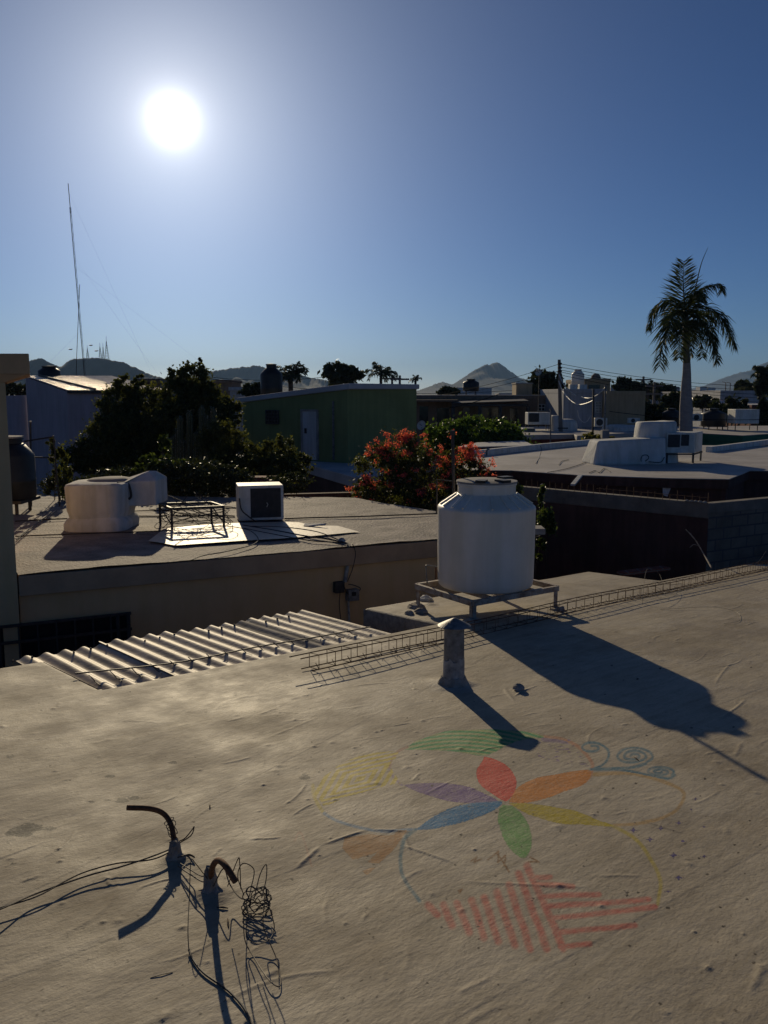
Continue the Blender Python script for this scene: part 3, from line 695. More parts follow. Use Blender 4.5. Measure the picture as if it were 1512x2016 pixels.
sheet(3.36, 4.14, 6.05, 7.89, -.040, M['asbestos'])
sheet(4.07, 4.86, 6.12, 7.88, -.049, M['asbestos'])
sheet(4.84, 5.09, 6.1, 7.84, -.040, M['asbestos_dirty'], 'grey dirty strip of corrugated sheet')
sheet(5.06, 5.90, 6.1, 7.92, -.047, M['asbestos'])
rod = MB().tube(spline([AB(2.66, 6.74, .035), AB(3.6, 6.70, -.02), AB(4.4, 6.72, -.015), AB(5.1, 6.66, -.01), AB(5.75, 6.60, .01)], 6), .007, 6).build('rod', M['dark_metal'], cor)
for k in range(16):
    a = 2.78 + k * .183
    MB().tube([AB(a, 6.73 - .04 * (k / 16) + .02, 0), AB(a, 6.70, -.01), AB(a + .01, 6.65, -.04), AB(a + .015, 6.56, -.055 + .012 * math.sin(k)), AB(a - .01, 6.54, -.045)], .0045, 5).build('hook', M['dark_metal'], cor)
for k in range(14):
    a = 2.5 + k * .236
    MB().lathe([(.011, 0), (.011, .012), (.004, .022)], AB(round(a / .177) * .177, 7.66 + .04 * math.sin(k * 2.1), -.014), 6).build('bolt', M['dark_metal'], cor)
mb = MB()
mb.bar(AB(2.1, 8.0, -.20), AB(6.06, 8.0, -.19), .07, .10)
mb.build('edge_beam', M['dark_metal'], cor)
for a in (2.3, 4.1, 5.95):
    p = AB(a, 8.0, -.245); MB().bar((p[0], p[1], 0), p, .07).build('post', M['dark_metal'], cor)

# ------------------------------------------------------------------ bent conduits with wires
ZC = 3.97
def WZ(px, py, Z): r = ray(px, py); return np.array([r[0] * Z, r[1] * Z, EZ + r[2] * Z])
cd = T('bent_conduit', 'dark bent conduit with its end pointing left, standing in mortar', 'conduit', RF(345, 1690))
pts = spline([RF(345, 1692, -.02), WZ(343, 1660, ZC), WZ(337, 1625, ZC + .03), WZ(322, 1602, ZC + .05), WZ(295, 1592, ZC + .01), WZ(250, 1590, ZC - .04)], 6)
MB().tube(pts, .0125, 10).build('pipe', M['rust'], cd, smooth=True)
mb = MB(); mb.lathe([(.055, -.02), (.042, .01), (.028, .03), (.024, .07), (.015, .09)], RF(345, 1692), 12)
for v in mb.v: v += np.array([rnd.uniform(-.007, .007), rnd.uniform(-.007, .007), rnd.uniform(-.008, .008)])
mb.build('mortar_base', M['mortar'], cd)
mb = MB()
R_ = random.Random(21)
for k in range(7):
    c = np.array(pts[2 + k * 2]); o_ = []
    for j in range(9): a_ = j / 8 * 6.283; o_.append(c + (.022 * math.cos(a_), .018 * math.sin(a_), .015 * math.cos(a_ + k) + R_.uniform(-.005, .005)))
    mb.tube(spline(o_, 3), .002, 5)
mb.tube(spline([WZ(343, 1658, ZC), WZ(362, 1652, ZC - .03), WZ(378, 1634, ZC - .05), WZ(382, 1628, ZC - .05), WZ(376, 1645, ZC - .03), WZ(350, 1662, ZC)], 5), .0028, 5)
mb.tube(spline([RF(350, 1688, .03), RF(372, 1682, .02), RF(383, 1688, .015), RF(370, 1684, .01), RF(348, 1694, .01)], 5), .003, 5)
mb.build('tie_wire', M['wire_brown'], cd)
cd2 = T('bent_conduit', 'dark bent conduit with its open end hooked down to the right', 'conduit', RF(415, 1757))
pts2 = spline([RF(415, 1758, -.02), WZ(416, 1722, 3.60), WZ(420, 1703, 3.50), WZ(430, 1694, 3.42), WZ(445, 1706, 3.36), WZ(464, 1736, 3.32)], 6)
MB().tube(pts2, .0125, 10, cap=True).build('pipe', M['rust'], cd2, smooth=True)
MB().tube([pts2[-1] - (pts2[-1] - pts2[-2]) * .1, pts2[-1] + (pts2[-1] - pts2[-2]) * .06], .0095, 10).build('bore_shade', M['black_plastic'], cd2)  # black plug painted as the shade inside the closed pipe end
mb = MB(); mb.lathe([(.06, -.02), (.045, .01), (.03, .03), (.024, .07), (.018, .10), (.013, .115)], RF(415, 1758), 12)
for v in mb.v: v += np.array([rnd.uniform(-.008, .008), rnd.uniform(-.008, .008), rnd.uniform(-.008, .008)])
mb.build('mortar_base', M['mortar'], cd2)
loose('cable', [WZ(345, 1668, 3.96), RF(300, 1686, .04), RF(240, 1706, .035), RF(180, 1722, .03), RF(120, 1742, .03), RF(60, 1764, .03), RF(-20, 1798, .05), RF(-150, 1840, .03)], .0036, M['wire_brown'], 'upper of two thin cables running left from the bent conduit', 'cable')
loose('cable', [WZ(345, 1672, 3.95), RF(300, 1692, .03), RF(230, 1700, .03), RF(170, 1716, .03), RF(130, 1734, .03), RF(70, 1766, .03), RF(-20, 1795, .03), RF(-150, 1850, .03)], .0032, M['wire_brown'], 'lower of two thin cables running left from the bent conduit', 'cable')
loose('cable', [RF(350, 1705, .02), RF(375, 1722, .04), RF(400, 1736, .05), WZ(412, 1728, 3.62)], .003, M['wire_brown'], 'short thin cable strung between the two bent conduits', 'cable')
loose('cable', [RF(352, 1698, .03), RF(374, 1712, .06), RF(398, 1725, .07), WZ(414, 1716, 3.60)], .0026, M['wire_brown'], 'slack wire just above the cable between the two conduits', 'cable')
loose('cable', [WZ(412, 1735, 3.62), RF(385, 1700, .17), RF(376, 1695, .18), RF(373, 1760, .10), RF(370, 1830, .05), RF(372, 1875, .012)], .0019, M['wire_brown'], 'thin wire arching from the hooked conduit down to the dark cable end', 'cable')
loose('cable', [RF(372, 1870, .012), RF(380, 1890, .008), RF(400, 1915, .008), RF(432, 1938, .008), RF(455, 1956, .008), RF(480, 1985, .008), RF(497, 2020, .008), RF(520, 2100, .008)], .0042, M['cable'], 'dark frayed cable lying on the roof towards the bottom edge', 'cable')
loose('cable', [WZ(420, 1745, 3.60), RF(440, 1710, .12), RF(452, 1740, .06), RF(470, 1765, .05), RF(485, 1772, .05)], .0028, M['wire_brown'], 'thin wire joining the hooked conduit to the wire coil', 'cable')
coil = T('wire_coil', 'tangled coil of thin brown wire beside the hooked conduit', 'wire coil', RF(505, 1782))
R_ = random.Random(33); cc = RF(505, 1772, .055)
for k in range(2):
    o_ = []; t1 = R_.uniform(-.5, .5); 
    for j in range(60):
        a_ = j / 60 * 6.283 * 5; rr = .048 * (1 + .28 * math.sin(j * 1.9 + k * 2) + R_.uniform(-.1, .1))
        o_.append(cc + (rr * math.cos(a_), rr * .8 * math.sin(a_), -.02 + .035 * math.sin(a_ * .37 + k * 2) + .5 * rr * math.sin(a_ + t1)))
    MB().tube(spline(o_, 3), .0022, 5).build('strand', M['wire_brown'], coil)
for q in ([(480, 1762, .06), (468, 1725, .16), (478, 1700, .24), (500, 1712, .22), (494, 1750, .16), (490, 1768, .13)],
          [(500, 1770, .13), (512, 1722, .22), (524, 1702, .25), (524, 1730, .2), (515, 1768, .14)],
          [(448, 1745, .1), (468, 1692, .26), (472, 1700, .24), (474, 1750, .13)],
          [(530, 1785, .12), (540, 1825, .05), (530, 1850, .03), (505, 1858, .02), (485, 1840, .04), (490, 1800, .1)],
          [(480, 1800, .1), (482, 1850, .03), (500, 1885, .01), (530, 1930, .02), (552, 1940, .01), (545, 1890, .01), (520, 1830, .05), (518, 1800, .1)]):
    MB().tube(spline([RF(*p) for p in q], 6), .0021, 5).build('loop', M['wire_brown'], coil)
for (p0, p1, lab) in (((427, 1786), (449, 1788), 'black twig fragment lying level right of the hooked conduit'), ((448, 1808), (450, 1826), 'stubby dark twig fragment lying upright below the wire coil'), ((413, 1584), (413, 1591), 'tiny dark fragment alone on the roof above the conduits'),
                      ((1248, 1490), (1258, 1498), 'dark chip on the roof near the blue painted scroll'), ((296, 1925), (340, 1914), 'thin pale straw lying near the bottom left of the roof')):
    a_, b_ = RF(*p0, .002), RF(*p1, .002)
    tag(MB().tube([a_, (a_ + b_) / 2 + (0, 0, .002), b_], [.002, .0045, .002] if 'pale' not in lab else .0015, 6).build('twig', M['bark'] if 'pale' not in lab else M['wire_brown'], None, org=a_), lab, 'twig')

# ------------------------------------------------------------------ left neighbour: ochre house with grey concrete roof
D1 = 2.3; Z1 = EZ - D1
nh = T('ochre_house', 'ochre house with worn grey concrete flat roof behind the corrugated awning', 'house', FL(500, 1040, D1) * (1, 1, 0))
A_ = FL(36, 1130, D1)[:2]; B_ = FL(1050, 1045, D1)[:2]; C_ = FL(1072, 1032, D1)[:2]; D_ = FL(700, 980, D1)[:2]; E_ = FL(-260, 985, D1)[:2]; G_ = np.array([-11.0, 10.2])
B_ = np.array([B_[0], B_[1]]); C_ = B_ + np.array([-.12, .7])
poly = [A_, B_, C_, D_, E_, G_]
def lerp(a, b, t): return a + (b - a) * t
# roof surface as a lightly uneven grid between the front and the rear edge
nu, nv = 160, 90; V = []
for i in range(nu + 1):
    s = i / nu; f = lerp(A_, B_, s); r = lerp(np.array([-9.5, 19.6]), D_, min(s / .62, 1)) if s < .62 else lerp(D_, C_, (s - .62) / .38)
    for j in range(nv + 1):
        p = lerp(f, r, j / nv); V.append((p[0], p[1], Z1))
V = np.array(V); V[:, 2] += .03 * (vnoise(V[:, 0] * .8, V[:, 1] * .8, 81) - .5) + .012 * (vnoise(V[:, 0] * 4, V[:, 1] * 4, 82) - .5)
ix = np.arange((nu + 1) * (nv + 1)).reshape(nu + 1, nv + 1)
mesh_np('roof', V, np.stack([ix[:-1, :-1], ix[1:, :-1], ix[1:, 1:], ix[:-1, 1:]], -1).reshape(-1, 4), M['dark_concrete'], nh, smooth=True)
mb = MB(); mb.prism([A_, B_, C_, D_, np.array([-9.5, 19.6])], Z1 - .30, Z1 - .03); mb.build('roof_beam', M['tan_beam'], nh, bevel=.01)
dn = (B_ - A_) / np.linalg.norm(B_ - A_); nr = np.array([-dn[1], dn[0]])
ins = lambda p, k: p + nr * k
mb = MB(); mb.prism([ins(A_, .12), ins(B_, .12) - dn * .25, C_ - dn * .25 + nr * -.1, D_ - nr * .15, np.array([-9.4, 19.4])], 0, Z1 - .302); mb.build('wall', M['yellow_wall'], nh)
# upper storey at the far left
x1 = W(31, 1100, 10.85)[0]
zk = W(8, 753, 10.85)[2]; rr_k = 12.3 / 10.85; up = MB(); up.prism([(-11, 10.85), (x1, 10.85), (x1 * rr_k, 12.3), (-11, 12.3)], 0, zk + .02); up.build('upper_wall', M['yellow_wall'], nh)
cx1 = W(57, 700, 10.8)[0]; ct = W(57, 696, 10.8)[2]; cb = W(57, 737, 10.8)[2]
rq = 12.5 / 10.8; mb = MB(); mb.prism([(-11, 10.8), (cx1, 10.8), (cx1 * rq, 12.5), (-11, 12.5)], cb, ct)
mb.add([(-11, 10.8, cb), (cx1, 10.8, cb), (cx1 * rq, 12.5, cb), (-11, 12.5, cb), (-11, 10.84, zk), (x1 + .015, 10.84, zk), ((x1 + .015) * rr_k, 12.32, zk), (-11, 12.32, zk)], [[4, 5, 1, 0], [5, 6, 2, 1], [6, 7, 3, 2]])
mb.build('cornice', M['orange_cap'], nh, bevel=.012)
# window with grille low on the wall
def on_wall(s, z, off=0.0): p = ins(A_, .12 - off) + dn * s; return np.array([p[0], p[1], z])
def wall_s(px):      # distance along the wall for a pixel column
    lo, hi = -6.0, 9.0
    for _ in range(40):
        m_ = (lo + hi) / 2; p = on_wall(m_, Z1 - .8); X_, _y = to_px(p[0], p[1], p[2])
        if X_ < px: lo = m_
        else: hi = m_
    return m_
def wall_pt(px, py, off=0.0):
    s = wall_s(px); p = on_wall(s, 0, off); r = ray(px, py); t = p[1] / r[1]; return np.array([p[0], p[1], EZ + r[2] * t])
p0, p1 = wall_pt(20, 1262), wall_pt(255, 1206)
mb = MB(); z0, z1 = p0[2] - .8, p1[2]; s0, s1 = wall_s(-40), wall_s(250)
wn = MB(); wn.add([on_wall(s0, z0, .004), on_wall(s1, z0, .004), on_wall(s1, z1, .004), on_wall(s0, z1, .004)], [[0, 1, 2, 3]]); wo = wn.build('window', M['glass_dark'], nh)
mb = MB()
for zz in (z1 + .02, z1 - .2): mb.bar(on_wall(s0, zz, .12), on_wall(s1 + .04, zz, .12), .035)
for k in range(9): s = lerp(s0, s1, k / 8); mb.bar(on_wall(s, z1 - 1, .12), on_wall(s, z1 + .02, .12), .02)
for s in (s1, s1 - .14): mb.bar(on_wall(s, z1 - 1, .14), on_wall(s, z1 + .02, .14), .04)
mb.build('window_grille', M['dark_metal'], wo)
# meter boxes and cable drop
def wbox(px0, px1, py0, py1, off, name, m, bev=.006):
    a0 = wall_pt(px0, py1); a1 = wall_pt(px1, py0); s0, s1 = wall_s(px0), wall_s(px1); mb = MB()
    q = [on_wall(s0, a0[2], off), on_wall(s1, a0[2], off), on_wall(s1, a0[2], -.0), on_wall(s0, a0[2], -.0)]
    mb.prism([v[:2] for v in q], a0[2], a1[2]); return mb.build(name, m, nh, bevel=bev)
eb = wbox(680, 701, 1157, 1181, .13, 'meter_box', M['galv'])
s_ = (wall_s(680) + wall_s(701)) / 2; p = on_wall(s_, wall_pt(690, 1166)[2], .135)
wbox(686, 694, 1162, 1170, .14, 'breaker_switch', M['black_plastic'], 0)
wbox(656, 674, 1143, 1166, .10, 'junction_box', M['dark_metal'])
MB().tube(spline([wall_pt(685, 1072, .04), wall_pt(686, 1098, .05), wall_pt(681, 1120, .05), wall_pt(677, 1146, .05)], 5), .028, 8).build('conduit', M['galv_paint'], nh, smooth=True)
MB().tube([wall_pt(683, 1180, .06), wall_pt(685, 1232, .06), wall_pt(686, 1300, .06)], .016, 8).build('conduit', M['galv_paint'], nh)
for q in ([(688, 1070), (694, 1090), (688, 1120), (678, 1145)], [(680, 1150), (690, 1152), (703, 1158), (699, 1166)], [(664, 1160), (662, 1190), (665, 1222)], [(670, 1150), (676, 1165), (682, 1172)]):
    MB().tube(spline([wall_pt(a, b, .12) for a, b in q], 5), .007, 5).build('wire', M['cable'], nh)
MB().tube(spline([wall_pt(302, 1132, .03), wall_pt(312, 1130, .05), wall_pt(318, 1128, .04), wall_pt(310, 1146, .03)], 4), .02, 6).build('pipe_stub', M['dark_metal'], nh)
# fresh white coating patch: a thin sheet on the roof
pt = [(325, 1043), (400, 1036), (470, 1032), (560, 1030), (588, 1031), (618, 1037), (665, 1038), (708, 1050), (640, 1056), (560, 1063), (470, 1068), (400, 1073), (345, 1077), (318, 1072), (292, 1068)]
mb = MB(); q = [FL(a, b, D1) for a, b in pt]
mb.add([p + (0, 0, .026) for p in q], [list(range(len(q)))[::-1]]); mb.build('white_patch', M['white_patch'], nh)
mb = MB(); fl = [FL(597, 1036, D1 - .03), FL(640, 1034, D1 - .06), FL(643, 1030, D1 - .09), FL(600, 1030, D1 - .05)]; mb.add(fl, [[0, 1, 2, 3]])
mb.add([p - (0, 0, .008) for p in fl], [[3, 2, 1, 0]]); mb.build('membrane_flap', M['white_plaster'], nh)

# masonry cooler duct
def soft(mb, amp, s, seed):
    for v in mb.v:
        v += amp * np.array([vnoise(np.array([v[0] * s + 9 * k]), np.array([v[1] * s + v[2] * s * 1.3 + 5 * k]), seed + k)[0] - .5 for k in range(3)])
def ringform(rows, n=40, power=4.0, rot=0.0):
    """stack of superellipse rings: rows (cx,cy,z,rx,ry)"""
    mb = MB(); vs_ = []
    for (cx, cy, z, rx, ry) in rows:
        for k in range(n):
            a = 2 * math.pi * k / n; ca, sa = math.cos(a), math.sin(a); rr = (abs(ca) ** power + abs(sa) ** power) ** (-1 / power)
            x, y = rx * rr * ca, ry * rr * sa
            vs_.append((cx + x * math.cos(rot) - y * math.sin(rot), cy + x * math.sin(rot) + y * math.cos(rot), z))
    m = len(rows); fs = [[i * n + k, i * n + (k + 1) % n, (i + 1) * n + (k + 1) % n, (i + 1) * n + k] for i in range(m - 1) for k in range(n)]
    fs += [list(range(n))[::-1], [(m - 1) * n + k for k in range(n)]]
    mb.add(vs_, fs); return mb
du = FL(200, 1046, D1); yy = du[1] + .55; zb = Z1
dt = T('duct_box', 'squat white plastered cooler duct with flared foot on the grey roof', 'duct', (W(201, 1040, yy)[0], yy, zb))
cxd = W(201, 1000, yy)[0]; hw = .56
zt = W(200, 956, du[1])[2]
rows = [(cxd, yy, zb - .02, 0.540, .60), (cxd, yy, zb + .10, 0.558, .60), (cxd, yy, zb + .17, 0.522, .57), (cxd, yy, zb + .21, 0.477, .53), (cxd, yy, zb + .25, 0.486, .54), (cxd, yy, zb + .32, 0.508, .56), (cxd, yy, zt - .04, 0.517, .56), (cxd, yy, zt, 0.504, .545), (cxd, yy, zt + .02, 0.450, .49)]
mb = ringform(rows, 48, 4.5); soft(mb, .03, 3.0, 91); mb.build('plinth', M['white_plaster'], dt, smooth=True)
mb = ringform([(cxd + .1, yy + .12, zt + .0, .40, .36), (cxd + .12, yy + .15, zt + .05, .36, .32), (cxd + .15, yy + .2, zt + .07, .2, .2)], 24, 2.5); mb.build('canvas_cover', M['concrete'], dt, smooth=True)
xa, xb = cxd + .46, W(317, 960, yy + .3)[0]; za, zc_ = W(280, 995, yy)[2], W(300, 947, yy)[2]; zpk = W(303, 927, yy + .3)[2]
mb = MB(); y0, y1 = yy - .12, yy + .75
mb.add([(xa, y0, za), (xb, y0 + .1, za - .0), (xb, y1, za), (xa, y1, za), (xa, y0, zc_), (xb, y0 + .1, zc_), (xb, y1, zc_), (xa, y1, zc_), (xa - .1, y0 + .3, zc_ + .02), (xb - .22, (y0 + y1) / 2, zpk), (xb - .1, (y0 + y1) / 2 + .1, zpk - .01)],
       [[0, 3, 2, 1], [0, 1, 5, 4], [1, 2, 6, 5], [2, 3, 7, 6], [3, 0, 4, 7], [4, 5, 9, 8], [5, 10, 9], [5, 6, 10], [6, 7, 9, 10], [7, 4, 8, 9]])
mb.build('elbow', M['white_plaster'], dt, bevel=.02)
MB().tube(spline([(cxd + .38, yy - .3, zt + .02), (xa + .03, y0 - .02, zt + .0), (xa + .08, y0 - .03, zt - .07), (xa + .10, y0 - .03, zt - .22), (xa + .06, y0 - .03, zt - .28)], 5), .02, 8).build('strap', M['dark_metal'], dt)
# low steel stand with a nest of wire
q = [FL(339, 1044, D1), FL(441, 1039, D1)]; a0, a1 = q[0][:2], q[1][:2]; dd = np.array([-.36, .62]); ht = .37
sg = T('metal_stand', 'empty low dark steel stand tangled with wires between duct and cooler', 'stand', (*a0, Z1))
cs = [a0, a1, a1 + dd * .9, a0 + dd]
for c in cs: MB().bar((*c, Z1), (*c, Z1 + ht), .035).build('leg', M['dark_metal'], sg)
for i in range(4):
    MB().bar((*cs[i], Z1 + ht), (*cs[(i + 1) % 4], Z1 + ht), .04).build('rail', M['dark_metal'], sg)
MB().bar((*cs[0], Z1 + .08), (*cs[3], Z1 + ht - .05), .015).build('brace', M['dark_metal'], sg); MB().bar((*cs[1], Z1 + .08), (*cs[2], Z1 + ht - .05), .015).build('brace', M['dark_metal'], sg)
R_ = random.Random(44)
mb = MB(); c_ = np.mean(cs, 0)
for k in range(9):
    o_ = [np.array([c_[0] + R_.uniform(-.65, .75), c_[1] + R_.uniform(-.5, .5), Z1 + R_.uniform(.03, ht + (.25 if k % 4 == 0 else .02))]) for j in range(7)]
    mb.tube(spline(o_, 6), .006, 4)
tag(mb.build('wire_tangle', M['cable'], None, org=(*c_, Z1)), 'nest of tangled black wire hanging in the empty steel stand', 'wire')
# boxy air conditioner
q0 = FL(470, 1030, D1); q1 = FL(559, 1027, D1)
ac = T('air_conditioner', 'white boxy air conditioner with dark front grille on the grey roof', 'air conditioner', (*((q0 + q1) / 2)[:2], Z1))
dx = (q1 - q0)[:2]; wd = np.linalg.norm(dx); dx /= wd; ny = np.array([-dx[1], dx[0]]); hgt = W(500, 957, q0[1])[2] - Z1
def acp(u, v, z): p = q0[:2] + dx * u + ny * v; return np.array([p[0], p[1], Z1 + z])
def acbox(u0, u1, v0, v1, z0, z1, name, m, par, bev=.006):
    mb = MB(); mb.prism([acp(u0, v0, 0)[:2], acp(u1, v0, 0)[:2], acp(u1, v1, 0)[:2], acp(u0, v1, 0)[:2]], Z1 + z0, Z1 + z1); return mb.build(name, m, par, bevel=bev)
acbox(0, wd, 0, .62, .04, hgt, 'casing', M['white_metal'], ac, .012)
gr = acbox(.22 * wd + .04, wd - .05, -.012, .0, .09, hgt - .05, 'grille', M['grille'], ac, 0)
mb = MB()
for k in range(22): zz = .10 + (hgt - .16) * k / 21; mb.bar(acp(.22 * wd + .05, -.017, zz), acp(wd - .06, -.017, zz), .008, .006)
mb.build('louvre', M['dark_metal'], gr)
for u in (.06, wd - .1): acbox(u, u + .05, .02, .6, 0, .04, 'foot', M['dark_metal'], ac, 0)
mb = MB(); mb.tube([acp(.62 * wd, -.025, .36), acp(.65 * wd, -.025, .33), acp(.62 * wd, -.025, .28)], .006, 5); mb.build('latch', M['white_metal'], ac)
MB().tube(spline([acp(.02, -.02, .45), acp(.05, -.05, .25), acp(.18, -.08, .12), acp(.3, -.15, .03)], 5), .012, 6).build('power_cord', M['cable'], ac)
for k, (pp_, r_, lab) in enumerate((
    ([(478, 1034), (540, 1044), (600, 1055), (640, 1060), (668, 1066), (684, 1070), (690, 1076)], .014, 'thick black cable from the boxy air conditioner across the white patch'),
    ([(490, 1036), (560, 1038), (620, 1046), (655, 1058), (674, 1066)], .010, 'upper thin cable arching from the air conditioner to the roof edge'),
    ([(480, 1040), (540, 1052), (610, 1064), (650, 1067), (672, 1069)], .010, 'lowest cable running from the air conditioner to the roof edge'),
    ([(418, 1036), (450, 1036), (490, 1044), (508, 1060), (498, 1072), (470, 1080), (440, 1087), (400, 1094), (375, 1103)], .008, 'thin cable looping off the white patch down to the roof edge'),
    ([(560, 1021), (620, 1019), (700, 1017), (780, 1014), (862, 1011)], .012, 'straight dark pipe crossing the grey roof right of the air conditioner'),
    ([(30, 1056), (100, 1053), (180, 1050), (300, 1046), (340, 1044)], .010, 'dark cable lying level in front of the white duct box'),
    ([(30, 1026), (110, 1022), (138, 1021)], .012, 'dark pipe on the roof left of the white duct box'),
    ([(32, 1062), (60, 1040), (90, 1018), (112, 1005)], .010, 'dark cable slanting across the far left corner of the grey roof'),
    ([(268, 1016), (330, 1016), (400, 1014), (462, 1016)], .012, 'dark pipe on the roof behind the empty steel stand'),
    ([(264, 1006), (340, 1004), (420, 1000), (466, 1000)], .010, 'thin conduit line furthest back behind the steel stand'))):
    loose('roof_cable' if 'cable' in lab else 'roof_pipe', [FL(a, b, D1 - .028) for a, b in pp_], r_, M['cable'], lab, 'cable' if 'cable' in lab else 'pipe')
lump('cable_knot', FL(672, 1067, D1 - .0), .07, M['galv_paint'], 'taped knot of cables at the edge of the grey roof', 'cable knot', squash=.7, seed=8)

# black tank at the far left
def tank_at(px, pyt, pyb, Y, r, m, label, name='water_tank', legs=0, group=None, neck=.45, lidm=None):
    p = W(px, pyb, Y); zt = W(px, pyt, Y)[2]; h = zt - p[2]
    base = p.copy(); t = T(name, label, 'water tank', base - (0, 0, legs), group)
    z = h - .001
    pr = [(r * .96, 0), (r, .04), (r, h * .28), (r * 1.015, h * .30), (r, h * .32), (r, h * .70), (r * .97, h * .74), (r * neck * 1.1, h * .90), (r * neck, h * .91), (r * neck, h * .97), (r * neck * 1.08, h * .975), (r * neck * 1.05, h)]
    MB().lathe(pr, base, 28).build('body', m, t, smooth=True)
    MB().lathe([(r * neck * 1.12, 0), (r * neck * 1.1, .03), (.03, .05)], base + (0, 0, h), 20).build('lid', lidm or m, t, smooth=True)
    if legs:
        for k in range(4):
            a = math.pi / 4 + k * math.pi / 2; x, y = base[0] + r * .8 * math.cos(a), base[1] + r * .8 * math.sin(a)
            MB().bar((x, y, base[2] - legs), (x, y, base[2]), .05).build('leg', M['dark_metal'], t)
        mb = MB(); mb.box(base - (r * .85, r * .85, .06), base + (r * .85, r * .85, -.003)); mb.build('platform', M['dark_metal'], t)
    return t
tp = W(14, 982, 16.6); tank_at(14, 862, 981, 16.6, .545, M['black_plastic'], 'big black water tank partly hidden by the ochre wall at far left', legs=tp[2] - Z1, lidm=M['concrete'], neck=.62)
hp = T('pipe_post', 'slim pipe post with glinting cap standing by the lilac house', 'post', W(61, 985, 17.5) * (1, 1, 0) + (0, 0, Z1))
p_ = W(61, 985, 17.5); MB().tube([(p_[0], p_[1], Z1), W(60, 831, 17.5)], .018, 6).build('post', M['dark_metal'], hp); MB().tube([W(60, 833, 17.5), W(60, 829, 17.5)], .03, 6).build('cap', M['galv'], hp)
MB().tube([W(48, 869, 17.5), W(105, 860, 17.5)], .018, 6).build('crossbar', M['dark_metal'], hp)
MB().tube([W(105, 858, 17.5), W(118, 1002, 17.6)], .016, 6).build('strut', M['dark_metal'], hp)
MB().tube([W(50, 900, 17.5), W(108, 901, 17.5)], .016, 6).build('crossbar', M['dark_metal'], hp)

# ------------------------------------------------------------------ middle ground buildings
def poly_house(name, label, cat, pts, ztop, wallm, roofm=None, over=0.0, fas=.25, fasm=None, parapet=0.0, group=None, org=None):
    """footprint ccw (x,y); flat roof slab with own material, fascia, wall"""
    c = np.mean(pts, 0); t = T(name, label, cat, (c[0], c[1], 0), group)
    pts = [np.array(p, float) for p in pts]
    zt = [ztop] * len(pts) if np.isscalar(ztop) else ztop
    ex = [p + (p - c) / np.linalg.norm(p - c) * over for p in pts]
    MB().prism(pts, 0, [z - fas for z in zt]).build('wall', wallm, t)
    MB().prism(ex, [z - fas + .003 for z in zt], [z - .02 for z in zt]).build('fascia', fasm or wallm, t, bevel=.01)
    mb = MB(); k = .02; ix_ = [p - (p - c) / np.linalg.norm(p - c) * k for p in ex]
    mb.prism(ix_, [z - .02 for z in zt], [z + .01 for z in zt]); mb.build('roof', roofm or fasm or wallm, t)
    if parapet:
        mb = MB(); n = len(ex)
        for i in range(n):
            a, b = ex[i], ex[(i + 1) % n]; d = (b - a) / np.linalg.norm(b - a); nn = np.array([-d[1], d[0]])
            mb.prism([a + d * .002, b - d * .2, b - d * .2 + nn * .15, a + d * .002 + nn * .15], zt[0] + .0105, zt[0] + parapet)
        mb.build('parapet', roofm or wallm, t, bevel=.02)
    return t
def wxy(px, py, Y): return W(px, py, Y)[:2]
def quad(pl, pr, pyb, Y, depth, skew=0.0):   # footprint from pixel columns at Y
    a = wxy(pl, pyb, Y); b = wxy(pr, pyb, Y + skew); d = (b - a) / np.linalg.norm(b - a); nn = np.array([-d[1], d[0]]); return [a, b, b + nn * depth, a + nn * depth]
def wallquad(mb, p0, p1, z0, z1, off):       # rectangle proud of the wall p0->p1
    d = (p1 - p0) / np.linalg.norm(p1 - p0); nn = np.array([d[1], -d[0]]) * off
    mb.prism([p0 + nn, p1 + nn, p1, p0], z0, z1)
def window(t, foot, px0, px1, py0, py1, name='window', m=None, frame=None, bars=2, off=.05):
    a, b = foot[0], foot[1]
    def hit(px):
        r = ray(px, 775); A = np.array([[r[0], a[0] - b[0]], [r[1], a[1] - b[1]]]); s = np.linalg.solve(A, a); return np.array([r[0], r[1]]) * s[0]
    p0, p1 = hit(px0), hit(px1); z0 = W((px0 + px1) / 2, py1, (p0 + p1)[1] / 2)[2]; z1 = W((px0 + px1) / 2, py0, (p0 + p1)[1] / 2)[2]
    mb = MB(); wallquad(mb, p0, p1, z0, z1, off); o = mb.build(name, m or M['glass_dark'], t)
    if frame:
        mb = MB(); d = (p1 - p0) / np.linalg.norm(p1 - p0); nn = np.array([d[1], -d[0]]) * (off + .02); w_ = .045
        P3 = lambda p, z: np.array([*(p + nn), z])
        for z in [z0 + (z1 - z0) * k / (bars + 1) for k in range(bars + 2)]: mb.bar(P3(p0, z), P3(p1, z), w_)
        for k in range(bars + 2): q = lerp(p0, p1, k / (bars + 1)); mb.bar(P3(q, z0), P3(q, z1), w_ * 1.02)
        mb.build('frame' if name == 'window' else 'trim', frame, o)
    return o

